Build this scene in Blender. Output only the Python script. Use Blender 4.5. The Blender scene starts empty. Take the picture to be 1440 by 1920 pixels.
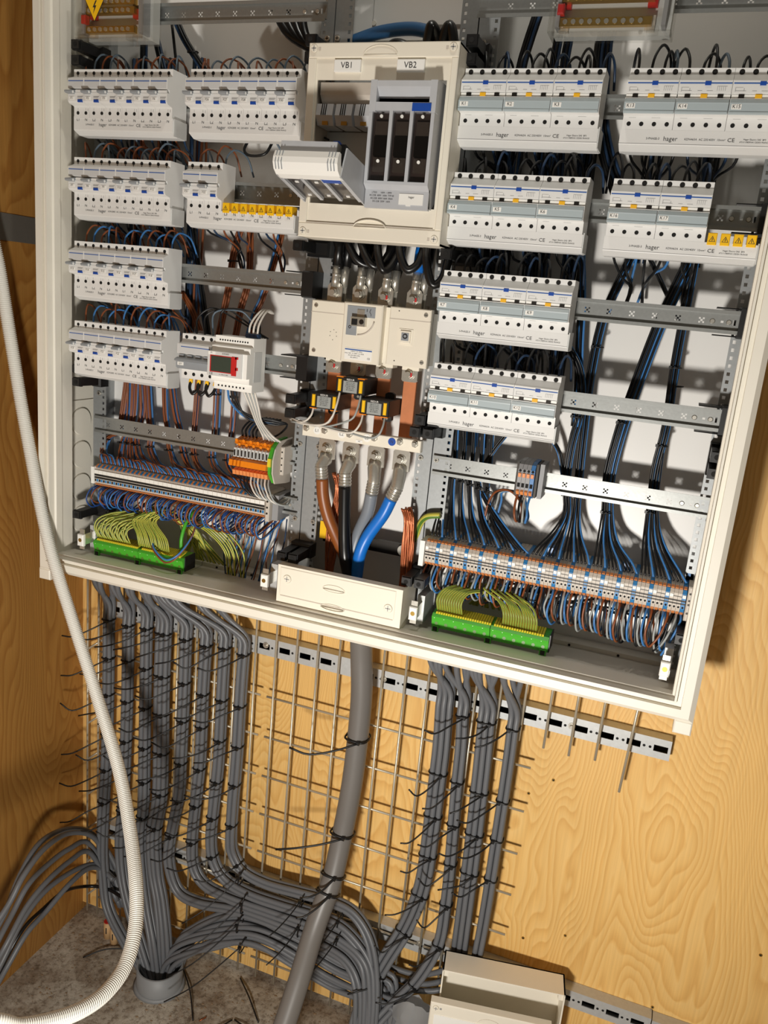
import bpy, math, random
from mathutils import Vector, Matrix
random.seed(11)
sc = bpy.context.scene
COL = sc.collection
H = 2.03            # height of the top breaker row above the floor; z below is counted from that row
PI = math.pi

# ------------------------------------------------------------------ camera, light, exposure
cam_d = bpy.data.cameras.new('camera')
cam_d.sensor_fit = 'VERTICAL'; cam_d.sensor_height = 36.0; cam_d.lens = 1529.98 / 1920 * 36
cam_d.clip_start = 0.02
cam = bpy.data.objects.new('camera', cam_d); COL.objects.link(cam)
_r = Vector((0.93350720, 0.34667361, 0.09155166)); _u = Vector((-0.16961491, 0.20199753, 0.96458684)); _f = Vector((-0.31590359, 0.91597730, -0.24736716))
cam.matrix_world = Matrix(((_r.x, _u.x, -_f.x, 1.14063), (_r.y, _u.y, -_f.y, -1.33728), (_r.z, _u.z, -_f.z, -0.36079 + H), (0, 0, 0, 1)))
sc.camera = cam

def area_light(name, loc, target, size, power, col):
    d = bpy.data.lights.new(name, 'AREA'); d.shape = 'DISK'; d.size = size; d.energy = power; d.color = col
    o = bpy.data.objects.new(name, d); COL.objects.link(o); o.location = loc
    o.rotation_euler = (Vector(target) - Vector(loc)).to_track_quat('-Z', 'Y').to_euler()
    return o
area_light('work_lamp', (0.92, -1.38, -1.22 + H), (0.66, 0.1, -0.62 + H), 0.15, 23.8, (1.0, 0.955, 0.885))
area_light('ceiling_lamp', (0.72, -0.36, 0.95 + H), (0.30, -0.25, -0.6 + H), 0.10, 3.6, (1.0, 0.97, 0.88))
w = bpy.data.worlds.new('world'); sc.world = w; w.use_nodes = True
w.node_tree.nodes['Background'].inputs[0].default_value = (1.0, 0.89, 0.73, 1)
w.node_tree.nodes['Background'].inputs[1].default_value = 0.11
vs = sc.view_settings; vs.view_transform = 'Standard'; vs.look = 'None'; vs.exposure = 0.0; vs.gamma = 1.0; vs.use_curve_mapping = False

# ------------------------------------------------------------------ materials
def lin(c): return tuple((x / 255 / 12.92) if x / 255 <= 0.04045 else ((x / 255 + 0.055) / 1.055) ** 2.4 for x in c)
MATS = {}
def mat(name, rgb, rough=0.5, metal=0.0, var=0.06, scale=60.0, bump=0.0, alpha=None, trans=0.0, coat=0.0):
    m = bpy.data.materials.new(name); m.use_nodes = True
    nt = m.node_tree; b = nt.nodes['Principled BSDF']
    c = lin(rgb)
    b.inputs['Roughness'].default_value = rough; b.inputs['Metallic'].default_value = metal
    if coat: b.inputs['Coat Weight'].default_value = coat
    if trans: b.inputs['Transmission Weight'].default_value = trans; b.inputs['IOR'].default_value = 1.3
    tc = nt.nodes.new('ShaderNodeTexCoord'); no = nt.nodes.new('ShaderNodeTexNoise'); no.inputs['Scale'].default_value = scale; no.inputs['Detail'].default_value = 3
    nt.links.new(tc.outputs['Object'], no.inputs['Vector'])
    mx = nt.nodes.new('ShaderNodeMix'); mx.data_type = 'RGBA'
    mx.inputs[6].default_value = (*[x * (1 - var) for x in c], 1); mx.inputs[7].default_value = (*[min(1, x * (1 + var)) for x in c], 1)
    nt.links.new(no.outputs['Fac'], mx.inputs[0]); nt.links.new(mx.outputs[2], b.inputs['Base Color'])
    if bump:
        bp = nt.nodes.new('ShaderNodeBump'); bp.inputs['Strength'].default_value = bump; bp.inputs['Distance'].default_value = 0.001
        nt.links.new(no.outputs['Fac'], bp.inputs['Height']); nt.links.new(bp.outputs[0], b.inputs['Normal'])
    if alpha is not None: b.inputs['Alpha'].default_value = alpha
    MATS[name] = m
    return m

mat('cream', (236, 231, 218), 0.42, var=0.02)              # enclosure sheet metal, covers
mat('cream_cover', (240, 233, 217), 0.4, var=0.015)
mat('panel_white', (240, 238, 234), 0.35, var=0.02, scale=8)
mat('device', (232, 232, 230), 0.45, var=0.02)              # breaker housings
mat('device_grey', (206, 207, 207), 0.45, var=0.02)
mat('device_side', (215, 216, 214), 0.5, var=0.02)
mat('lever_grey', (150, 155, 160), 0.4)
mat('bar_grey', (178, 190, 194), 0.3, var=0.03)
mat('dark', (22, 21, 20), 0.6)
mat('hole', (10, 9, 8), 0.8)
mat('screw_dark', (46, 42, 38), 0.45, 0.6)
mat('blue_print', (52, 96, 168), 0.5)
mat('blue_part', (28, 76, 168), 0.4)
mat('print', (40, 40, 42), 0.6)
mat('grey_print', (150, 150, 150), 0.6)
mat('label', (246, 245, 240), 0.5, var=0.01)
mat('yellow', (252, 196, 20), 0.45)
mat('yellow_flag', (245, 186, 40), 0.45)
mat('black_plastic', (19, 19, 20), 0.42)
mat('ct_black', (15, 14, 14), 0.55)
mat('galv', (196, 198, 198), 0.45, 0.35, var=0.12, scale=140, bump=0.05)
mat('rail_steel', (152, 154, 152), 0.40, 0.6, var=0.1, scale=220, bump=0.05)
mat('post_steel', (160, 163, 164), 0.45, 0.45, var=0.12, scale=140, bump=0.05)
mat('rod_steel', (196, 188, 170), 0.38, 0.5, var=0.12)
mat('tin', (210, 206, 196), 0.3, 0.75, var=0.12, scale=200, bump=0.1)
mat('copper', (216, 138, 94), 0.42, 0.45, var=0.12, scale=80)
mat('copper_bright', (164, 92, 56), 0.32, 0.55, var=0.3, scale=200)
mat('brass', (196, 160, 84), 0.3, 0.85, var=0.1)
mat('red', (196, 34, 34), 0.45)
mat('orange', (240, 136, 20), 0.42)
mat('orange_lever', (232, 146, 84), 0.45)
mat('strap_steel', (112, 110, 104), 0.5, 0.4)
mat('tb_beige', (205, 196, 184), 0.5)
mat('tb_grey', (150, 150, 152), 0.5)
mat('tb_blue', (46, 128, 190), 0.45)
mat('pe_green', (72, 170, 44), 0.36)
mat('pe_yellow', (222, 206, 52), 0.42)
mat('w_black', (20, 21, 23), 0.36)
mat('w_blue', (62, 122, 184), 0.36)
mat('w_navy', (34, 58, 88), 0.38)
mat('w_deep', (36, 74, 142), 0.36)
mat('c_steelblue', (44, 92, 138), 0.36)
mat('w_brown', (134, 74, 40), 0.4)
mat('w_grey', (158, 162, 160), 0.4)
mat('w_slate', (92, 108, 122), 0.4)
mat('w_white', (220, 214, 204), 0.38)
mat('w_yellow', (206, 198, 84), 0.4)
mat('w_green', (84, 122, 46), 0.4)
mat('c_brown', (140, 78, 34), 0.4)
mat('c_grey', (126, 132, 140), 0.38)
mat('c_blue', (20, 112, 206), 0.36)
mat('c_black', (16, 16, 17), 0.3)
mat('cable_grey', (104, 106, 110), 0.42, var=0.05, scale=30)
mat('cable_main', (112, 108, 104), 0.42, var=0.08, scale=12)
mat('conduit_white', (222, 220, 212), 0.45, var=0.02)
mat('pipe_grey', (138, 140, 142), 0.5, var=0.12, scale=25)
mat('lcd', (58, 70, 62), 0.2)
mat('screen_bezel', (216, 216, 214), 0.4)
mat('fuse_window', (118, 106, 102), 0.2, var=0.3, scale=50)
mat('fuse_grey', (190, 192, 196), 0.4)
mat('peg_wood', (206, 168, 120), 0.6, var=0.1)
mat('crumb', (150, 128, 102), 0.8, var=0.4, scale=90)
mat('bag', (190, 192, 194), 0.25, var=0.1, scale=18, trans=0.55)

def glass(name, col):
    m = bpy.data.materials.new(name); m.use_nodes = True; nt = m.node_tree; nt.nodes.clear()
    o = nt.nodes.new('ShaderNodeOutputMaterial'); t = nt.nodes.new('ShaderNodeBsdfTransparent'); t.inputs[0].default_value = (*col, 1)
    g = nt.nodes.new('ShaderNodeBsdfGlossy'); g.inputs['Roughness'].default_value = 0.08
    fr = nt.nodes.new('ShaderNodeLayerWeight'); fr.inputs[0].default_value = 0.25
    mm = nt.nodes.new('ShaderNodeMath'); mm.operation = 'MULTIPLY_ADD'; mm.inputs[1].default_value = 0.35; mm.inputs[2].default_value = 0.03
    mx = nt.nodes.new('ShaderNodeMixShader')
    nt.links.new(fr.outputs['Facing'], mm.inputs[0]); nt.links.new(mm.outputs[0], mx.inputs[0]); nt.links.new(t.outputs[0], mx.inputs[1]); nt.links.new(g.outputs[0], mx.inputs[2]); nt.links.new(mx.outputs[0], o.inputs[0])
    MATS[name] = m
glass('clear', (0.96, 0.96, 0.95))
glass('smoke', (0.66, 0.63, 0.62))

def plywood(name, light, mid, dark, freq=26.0, seed=0.0):
    """rotary-cut plywood: fine upright growth lines, wide cathedral arcs, sparse knots"""
    m = bpy.data.materials.new(name); m.use_nodes = True; nt = m.node_tree; b = nt.nodes['Principled BSDF']
    L = nt.links.new
    def N(t, **k):
        n = nt.nodes.new(t)
        for a, v in k.items(): setattr(n, a, v)
        return n
    def noise(vec, scale, detail, rough=0.5, dist=0.0):
        n = N('ShaderNodeTexNoise'); n.inputs['Scale'].default_value = scale; n.inputs['Detail'].default_value = detail; n.inputs['Roughness'].default_value = rough; n.inputs['Distortion'].default_value = dist
        L(vec, n.inputs['Vector']); return n.outputs['Fac']
    def mapping(scale, loc=(0, 0, 0)):
        n = N('ShaderNodeMapping'); n.inputs['Scale'].default_value = scale; n.inputs['Location'].default_value = loc; L(tc.outputs['Object'], n.inputs['Vector']); return n.outputs[0]
    def rng(v, a, b_, c, d):
        n = N('ShaderNodeMapRange'); L(v, n.inputs['Value'])
        for k, x in zip(('From Min', 'From Max', 'To Min', 'To Max'), (a, b_, c, d)): n.inputs[k].default_value = x
        return n.outputs[0]
    def math_(op, a, b_):
        n = N('ShaderNodeMath', operation=op)
        for i, x in enumerate((a, b_)):
            if isinstance(x, float): n.inputs[i].default_value = x
            else: L(x, n.inputs[i])
        return n.outputs[0]
    tc = N('ShaderNodeTexCoord')
    sx = N('ShaderNodeSeparateXYZ'); L(tc.outputs['Object'], sx.inputs[0])
    across = math_('ADD', sx.outputs['X'], sx.outputs['Y'])
    warp = noise(mapping((2.0, 2.0, 0.55), (seed, seed, seed)), 1.7, 2.5, 0.45, 0.2)
    wob = noise(mapping((9, 9, 2.0), (seed, 0, 0)), 1.0, 3.0, 0.6)
    vo = N('ShaderNodeTexVoronoi'); vo.inputs['Scale'].default_value = 1.0; L(mapping((1.9, 1.9, 1.15), (0.33 + seed, 0.2, 0.14)), vo.inputs['Vector'])
    kd = vo.outputs['Distance']
    bend = rng(kd, 0.0, 0.17, 0.055, 0.0)
    ph = math_('ADD', math_('ADD', math_('MULTIPLY', across, 0.16), math_('MULTIPLY', warp, 0.62)), math_('ADD', bend, math_('MULTIPLY', wob, 0.035)))
    fr = math_('FRACT', math_('MULTIPLY', ph, freq), 0.0)
    cr = N('ShaderNodeValToRGB'); e = cr.color_ramp.elements
    e[0].position = 0.0; e[0].color = (*lin(light), 1); e[1].position = 1.0; e[1].color = (*lin(light), 1)
    for p, c in ((0.45, mid), (0.86, dark), (0.95, mid)):
        x = cr.color_ramp.elements.new(p); x.color = (*lin(c), 1)
    L(fr, cr.inputs[0])
    fib = noise(mapping((210, 210, 6)), 1.0, 3.0)
    big = noise(mapping((1, 1, 0.6), (seed, 0, seed)), 2.6, 2.0)
    knot = rng(kd, 0.010, 0.022, 0.45, 1.0)
    k_ = math_('MULTIPLY', math_('MULTIPLY', rng(fib, 0.3, 0.7, 0.92, 1.05), rng(big, 0.3, 0.7, 0.92, 1.06)), knot)
    vm = N('ShaderNodeVectorMath', operation='SCALE'); L(cr.outputs[0], vm.inputs[0]); L(k_, vm.inputs['Scale'])
    L(vm.outputs[0], b.inputs['Base Color'])
    b.inputs['Roughness'].default_value = 0.48
    bp = N('ShaderNodeBump'); bp.inputs['Strength'].default_value = 0.15; bp.inputs['Distance'].default_value = 0.002; L(fib, bp.inputs['Height']); L(bp.outputs[0], b.inputs['Normal'])
    MATS[name] = m
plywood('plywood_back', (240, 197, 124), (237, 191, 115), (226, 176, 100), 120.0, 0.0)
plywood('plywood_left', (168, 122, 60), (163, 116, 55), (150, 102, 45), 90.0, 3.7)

def concrete(name):
    m = bpy.data.materials.new(name); m.use_nodes = True; nt = m.node_tree; b = nt.nodes['Principled BSDF']; L = nt.links.new
    tc = nt.nodes.new('ShaderNodeTexCoord')
    a = nt.nodes.new('ShaderNodeTexNoise'); a.inputs['Scale'].default_value = 7; a.inputs['Detail'].default_value = 6; a.inputs['Roughness'].default_value = 0.7
    c = nt.nodes.new('ShaderNodeTexNoise'); c.inputs['Scale'].default_value = 70; c.inputs['Detail'].default_value = 6; c.inputs['Roughness'].default_value = 0.75
    L(tc.outputs['Object'], a.inputs['Vector']); L(tc.outputs['Object'], c.inputs['Vector'])
    r1 = nt.nodes.new('ShaderNodeValToRGB'); e = r1.color_ramp.elements; e[0].position = 0.36; e[0].color = (*lin((128, 108, 86)), 1); e[1].position = 0.60; e[1].color = (*lin((196, 188, 174)), 1)
    r2 = nt.nodes.new('ShaderNodeValToRGB'); e = r2.color_ramp.elements; e[0].position = 0.38; e[0].color = (0.30, 0.24, 0.18, 1); e[1].position = 0.52; e[1].color = (1, 1, 1, 1)
    L(a.outputs['Fac'], r1.inputs[0]); L(c.outputs['Fac'], r2.inputs[0])
    mx = nt.nodes.new('ShaderNodeMix'); mx.data_type = 'RGBA'; mx.blend_type = 'MULTIPLY'; mx.inputs[0].default_value = 0.75
    L(r1.outputs[0], mx.inputs[6]); L(r2.outputs[0], mx.inputs[7]); L(mx.outputs[2], b.inputs['Base Color'])
    b.inputs['Roughness'].default_value = 0.8
    bp = nt.nodes.new('ShaderNodeBump'); bp.inputs['Strength'].default_value = 0.5; bp.inputs['Distance'].default_value = 0.004; L(c.outputs['Fac'], bp.inputs['Height']); L(bp.outputs[0], b.inputs['Normal'])
    MATS[name] = m
concrete('concrete')

# ------------------------------------------------------------------ mesh helpers
ORG = {}
class MB:
    def __init__(s, zoff=H): s.v = []; s.f = []; s.sm = []; s.mi = []; s.zoff = zoff
    def face(s, idx, smooth=False, mi=0): s.f.append(idx); s.sm.append(smooth); s.mi.append(mi)
    def box(s, x0, x1, y0, y1, z0, z1, mi=0):
        b = len(s.v)
        s.v += [(x0, y0, z0), (x1, y0, z0), (x1, y1, z0), (x0, y1, z0), (x0, y0, z1), (x1, y0, z1), (x1, y1, z1), (x0, y1, z1)]
        for q in ((0, 3, 2, 1), (4, 5, 6, 7), (0, 1, 5, 4), (1, 2, 6, 5), (2, 3, 7, 6), (3, 0, 4, 7)): s.face([b + i for i in q], False, mi)
        return s
    def bevbox(s, x0, x1, y0, y1, z0, z1, c=0.002):
        """box whose front (low y) edges are chamfered"""
        b = len(s.v)
        s.v += [(x0, y0 + c, z0), (x1, y0 + c, z0), (x1, y0 + c, z1), (x0, y0 + c, z1), (x0 + c, y0, z0 + c), (x1 - c, y0, z0 + c), (x1 - c, y0, z1 - c), (x0 + c, y0, z1 - c), (x0, y1, z0), (x1, y1, z0), (x1, y1, z1), (x0, y1, z1)]
        for q in ((4, 5, 6, 7), (0, 1, 5, 4), (1, 2, 6, 5), (2, 3, 7, 6), (3, 0, 4, 7), (8, 9, 1, 0), (9, 10, 2, 1), (10, 11, 3, 2), (11, 8, 0, 3), (11, 10, 9, 8)): s.face([b + i for i in q])
        return s
    def prism(s, poly, a, b, axis='x', smooth=False):
        """poly: (y,z) for axis x, (x,y) for z, (x,z) for y"""
        n = len(poly); o = len(s.v)
        for t in (a, b):
            for p in poly:
                s.v.append((t, p[0], p[1]) if axis == 'x' else ((p[0], t, p[1]) if axis == 'y' else (p[0], p[1], t)))
        for i in range(n):
            j = (i + 1) % n; s.face([o + i, o + j, o + n + j, o + n + i], smooth)
        s.face([o + i for i in range(n)]); s.face([o + n + i for i in range(n)][::-1])
        return s
    def cyl(s, p0, p1, r, n=12, r2=None, cap=True):
        p0 = Vector(p0); p1 = Vector(p1); d = (p1 - p0).normalized(); r2 = r if r2 is None else r2
        u = d.orthogonal().normalized(); w_ = d.cross(u); o = len(s.v)
        for p, rr in ((p0, r), (p1, r2)):
            for i in range(n):
                a = 2 * PI * i / n; s.v.append(tuple(p + (u * math.cos(a) + w_ * math.sin(a)) * rr))
        for i in range(n):
            j = (i + 1) % n; s.face([o + i, o + j, o + n + j, o + n + i], True)
        if cap: s.face([o + i for i in range(n)][::-1]); s.face([o + n + i for i in range(n)])
        return s
    def tube(s, pts, r, n=7, cap=True, radii=None, stripe=0):
        P = [Vector(p) for p in pts]; o = len(s.v); m = len(P)
        t0 = (P[1] - P[0]).normalized(); u = t0.orthogonal().normalized()
        for i, p in enumerate(P):
            t = (P[min(i + 1, m - 1)] - P[max(i - 1, 0)])
            t = t.normalized() if t.length > 1e-9 else t0
            u = (u - t * u.dot(t)); u = u.normalized() if u.length > 1e-6 else t.orthogonal().normalized()
            w_ = t.cross(u); rr = radii[i] if radii else r
            for k in range(n):
                a = 2 * PI * k / n; s.v.append(tuple(p + (u * math.cos(a) + w_ * math.sin(a)) * rr))
        for i in range(m - 1):
            for k in range(n):
                l = (k + 1) % n; s.face([o + i * n + k, o + i * n + l, o + (i + 1) * n + l, o + (i + 1) * n + k], True, 1 if stripe and (k % n) in (0, 1, 4) else 0)
        if cap: s.face([o + k for k in range(n)][::-1]); s.face([o + (m - 1) * n + k for k in range(n)])
        return s
    def disc(s, c, r, n=12, ang=0.0):
        """disc facing -y"""
        o = len(s.v)
        for i in range(n):
            a = 2 * PI * i / n + ang; s.v.append((c[0] + r * math.cos(a), c[1], c[2] + r * math.sin(a)))
        s.face([o + i for i in range(n)]); return s
    def plate(s, xs, zs, y0, y1, holes):
        """sheet in the xz plane cut into cells xs/zs; holes: set of (i,j) cells left out (real openings with edges)"""
        nx, nz = len(xs) - 1, len(zs) - 1
        for j in range(nz):
            i = 0
            while i < nx:
                if (i, j) in holes: i += 1; continue
                k = i
                while k + 1 < nx and (k + 1, j) not in holes: k += 1
                s.box(xs[i], xs[k + 1], y0, y1, zs[j], zs[j + 1]); i = k + 1
        return s
    def xform(s, M, start=0):
        for i in range(start, len(s.v)): s.v[i] = tuple(M @ Vector(s.v[i]))
        return s
    def mesh(s, name, mats, off=(0, 0, 0)):
        me = bpy.data.meshes.new(name)
        me.from_pydata([(v[0] - off[0], v[1] - off[1], v[2] - off[2]) for v in s.v], [], s.f)
        me.polygons.foreach_set('use_smooth', s.sm)
        if not isinstance(mats, (list, tuple)): mats = [mats]
        for m in mats: me.materials.append(MATS[m])
        if len(mats) > 1: me.polygons.foreach_set('material_index', s.mi)
        me.update(); return me

def link(name, data, parent=None):
    o = bpy.data.objects.new(name, data); COL.objects.link(o)
    if parent is not None: o.parent = parent
    return o
def tag(o, label=None, cat=None, group=None, kind=None):
    if label: o['label'] = label
    if cat: o['category'] = cat
    if group: o['group'] = group
    if kind: o['kind'] = kind
    return o
def thing(name, label, cat, loc=(0, 0, 0), group=None, kind=None):
    o = link(name, None); o.location = (loc[0], loc[1], loc[2] + H); o.empty_display_size = 0.01
    ORG[o.name] = Vector((loc[0], loc[1], loc[2] + H))
    return tag(o, label, cat, group, kind)
def part(name, mb, m, parent=None, label=None, kind=None):
    """mesh in room coordinates under a parent (or at top level)"""
    org = ORG[parent.name] if parent is not None else Vector((0, 0, 0))
    me = mb.mesh(name, m, (org[0], org[1], org[2] - mb.zoff))
    o = link(name, me, parent); ORG[o.name] = org
    return tag(o, label, None, None, kind)
def solo(name, mb, m, label, cat, group=None, kind=None):
    """a thing that is one mesh, its origin at its first vertex"""
    c = Vector(mb.v[0]) + Vector((0, 0, mb.zoff))
    me = mb.mesh(name, m, (c[0], c[1], c[2] - mb.zoff))
    o = link(name, me); o.location = c; ORG[o.name] = c
    return tag(o, label, cat, group, kind)
def copy_tree(o, parent=None, loc=None):
    c = o.copy(); COL.objects.link(c)
    if parent is not None: c.parent = parent
    if loc is not None: c.location = (loc[0], loc[1], loc[2] + H); ORG[c.name] = Vector(c.location)
    else: ORG[c.name] = ORG[parent.name] if parent is not None else Vector(c.location)
    for ch in o.children: copy_tree(ch, c)
    return c
TEXT = {}
def text_mesh(s, m):
    if (s, m) not in TEXT:
        cu = bpy.data.curves.new('lettering', 'FONT'); cu.body = s; cu.size = 1.0; cu.align_x = 'CENTER'; cu.align_y = 'CENTER'; cu.resolution_u = 2
        t = bpy.data.objects.new('lettering', cu); me = bpy.data.meshes.new_from_object(t)
        bpy.data.objects.remove(t)
        for v in me.vertices: v.co = (v.co.x, 0.0, v.co.y)
        me.materials.clear(); me.materials.append(MATS[m]); TEXT[(s, m)] = me
    return TEXT[(s, m)]
def text(s, parent, x, y, z, size, m='print', sx=1.0):
    """lettering facing the room; x,y,z local to the parent"""
    o = link('lettering', text_mesh(s, m), parent); o.location = (x, y, z); o.scale = (size * sx, 1, size); return o
def spline(pts, k=6):
    P = [Vector(p) for p in pts]; P = [P[0] * 2 - P[1]] + P + [P[-1] * 2 - P[-2]]; out = []
    for i in range(1, len(P) - 2):
        a, b, c, d = P[i - 1:i + 3]
        for j in range(k):
            t = j / k; out.append(0.5 * ((2 * b) + (c - a) * t + (2 * a - 5 * b + 4 * c - d) * t * t + (3 * b - a - 3 * c + d) * t ** 3))
    out.append(P[-2]); return out
WCOL = {'w_black': 'black', 'w_blue': 'blue', 'w_deep': 'blue', 'w_navy': 'dark_blue', 'w_brown': 'brown', 'w_grey': 'grey', 'w_white': 'white', 'w_slate': 'slate'}
TANGLE = {}
def wire(pts, r, m, label, cat='wire', group=None, k=5, n=6, name=None, zoff=H, smooth=True, tangle=False):
    q = spline(pts, k) if smooth else pts
    if tangle:          # wires nobody can tell apart, deep behind the banks
        TANGLE.setdefault(m, MB(zoff)).tube(q, r, n); return None
    mb = MB(zoff)
    if isinstance(m, (list, tuple)): mb.tube(q, r, 7, stripe=1); name = name or 'earth_wire'
    else: mb.tube(q, r, n); name = name or WCOL.get(m, 'single') + '_wire'
    return solo(name, mb, m, label, cat, group)
ORD = ['first', 'second', 'third', 'fourth', 'fifth', 'sixth', 'seventh', 'eighth', 'ninth', 'tenth', 'eleventh', 'twelfth', 'thirteenth', 'fourteenth', 'fifteenth', 'sixteenth', 'seventeenth', 'eighteenth']
def rnd(a): return random.uniform(-a, a)

# ------------------------------------------------------------------ measured cable routes, room coordinates in metres
LEFT_BUNDLES = [([(-0.036,0.11,1.003),(-0.019,0.11,1.001),(-0.006,0.11,1.001),(0.014,0.11,1.0)],[(-0.024,0.142,0.895),(-0.024,0.142,0.703),(-0.027,0.142,0.529),(-0.034,0.142,0.392),(-0.038,0.142,0.267),(-0.027,0.135,0.196),(-0.001,0.12,0.121),(0.062,0.1,0.065),(0.15,0.075,0.01),(0.18,0.07,-0.085)]),([(0.014,0.11,1.0),(0.032,0.11,1.0),(0.049,0.11,1.0),(0.056,0.11,0.999)],[(0.031,0.142,0.893),(0.031,0.142,0.717),(0.028,0.142,0.545),(0.023,0.142,0.41),(0.017,0.142,0.301),(0.034,0.13,0.222),(0.071,0.11,0.156),(0.121,0.09,0.081),(0.165,0.075,0.001),(0.183,0.07,-0.092)]),([(0.056,0.11,0.999),(0.069,0.11,0.999),(0.084,0.11,1.0),(0.092,0.11,0.999)],[(0.081,0.142,0.897),(0.082,0.142,0.731),(0.083,0.142,0.561),(0.084,0.142,0.445),(0.077,0.142,0.337),(0.094,0.13,0.244),(0.119,0.115,0.171),(0.158,0.09,0.096),(0.18,0.08,0.003),(0.193,0.075,-0.101)]),([(0.092,0.11,1.001),(0.109,0.11,1.001),(0.123,0.11,1.002),(0.131,0.11,1.002)],[(0.127,0.142,0.895),(0.126,0.142,0.742),(0.129,0.142,0.575),(0.128,0.142,0.459),(0.115,0.142,0.365),(0.126,0.135,0.267),(0.154,0.12,0.196),(0.181,0.1,0.113),(0.195,0.09,0.0),(0.198,0.085,-0.108)]),([(0.123,0.11,1.002),(0.137,0.11,1.002),(0.19,0.11,1.002),(0.2,0.11,1.003)],[(0.187,0.142,0.895),(0.187,0.142,0.758),(0.185,0.142,0.592),(0.183,0.142,0.491),(0.163,0.142,0.367),(0.163,0.14,0.293),(0.196,0.135,0.231),(0.259,0.13,0.225),(0.357,0.125,0.248),(0.473,0.12,0.255),(0.584,0.115,0.251),(0.657,0.1,0.247),(0.697,0.08,0.209),(0.713,0.06,0.12),(0.717,0.06,0.05),(0.717,0.06,-0.03)]),([(0.137,0.11,1.002),(0.154,0.11,1.003),(0.162,0.11,1.003),(0.17,0.11,1.002)],[(0.24,0.142,0.892),(0.237,0.142,0.772),(0.237,0.142,0.607),(0.23,0.142,0.492),(0.224,0.142,0.387),(0.231,0.14,0.317),(0.266,0.135,0.278),(0.338,0.13,0.27),(0.441,0.125,0.276),(0.553,0.12,0.282),(0.637,0.11,0.284),(0.696,0.095,0.267),(0.719,0.08,0.219),(0.733,0.06,0.128),(0.737,0.06,0.05),(0.737,0.06,-0.03)]),([(0.168,0.11,1.003),(0.179,0.11,1.002),(0.236,0.11,1.004),(0.246,0.11,1.002)],[(0.288,0.142,0.898),(0.287,0.142,0.785),(0.286,0.142,0.622),(0.28,0.142,0.508),(0.275,0.142,0.405),(0.288,0.14,0.344),(0.325,0.137,0.308),(0.393,0.133,0.297),(0.478,0.13,0.301),(0.575,0.125,0.311),(0.645,0.115,0.308),(0.707,0.1,0.267),(0.73,0.08,0.209),(0.74,0.06,0.132),(0.744,0.06,0.05),(0.744,0.06,-0.03)]),([(0.236,0.11,1.004),(0.249,0.11,1.004),(0.266,0.11,1.004),(0.276,0.11,1.004)],[(0.336,0.142,0.894),(0.334,0.142,0.797),(0.333,0.142,0.636),(0.329,0.142,0.509),(0.329,0.142,0.423),(0.335,0.145,0.38),(0.368,0.142,0.346),(0.429,0.14,0.336),(0.513,0.137,0.345),(0.594,0.133,0.355),(0.657,0.125,0.35),(0.705,0.11,0.308),(0.733,0.09,0.23),(0.746,0.065,0.13),(0.75,0.065,0.05),(0.75,0.065,-0.03)])]
RIGHT_BUNDLES = [([(0.768,0.11,1.002),(0.785,0.11,1.002),(0.801,0.11,1.002),(0.809,0.11,1.001)],[(0.799,0.142,0.889),(0.803,0.142,0.8),(0.803,0.142,0.701),(0.803,0.142,0.598),(0.801,0.142,0.492),(0.792,0.14,0.422),(0.772,0.13,0.346),(0.743,0.11,0.273),(0.717,0.09,0.195),(0.708,0.06,0.117),(0.712,0.06,0.05),(0.712,0.06,-0.03)]),([(0.798,0.11,1.003),(0.819,0.11,1.003),(0.833,0.11,1.002),(0.846,0.11,1.003)],[(0.839,0.142,0.883),(0.844,0.142,0.812),(0.846,0.142,0.714),(0.85,0.142,0.614),(0.854,0.142,0.511),(0.855,0.14,0.433),(0.852,0.13,0.343),(0.822,0.11,0.258),(0.775,0.09,0.184),(0.736,0.06,0.116),(0.74,0.06,0.05),(0.74,0.06,-0.03)]),([(0.85,0.11,1.002),(0.867,0.11,1.003),(0.883,0.11,1.003),(0.901,0.11,1.004)],[(0.888,0.142,0.882),(0.891,0.142,0.802),(0.893,0.142,0.716),(0.895,0.142,0.616),(0.896,0.142,0.5),(0.896,0.144,0.404),(0.895,0.152,0.315),(0.895,0.154,0.228),(0.898,0.154,0.113),(0.898,0.154,0.006)]),([(0.909,0.11,1.003),(0.918,0.11,1.003),(0.93,0.11,1.003),(0.945,0.11,1.003)],[(0.942,0.142,0.882),(0.943,0.142,0.817),(0.943,0.142,0.72),(0.942,0.142,0.607),(0.941,0.142,0.49),(0.939,0.144,0.408),(0.934,0.154,0.301),(0.934,0.158,0.213),(0.937,0.158,0.127),(0.937,0.158,0.006)])]
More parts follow.
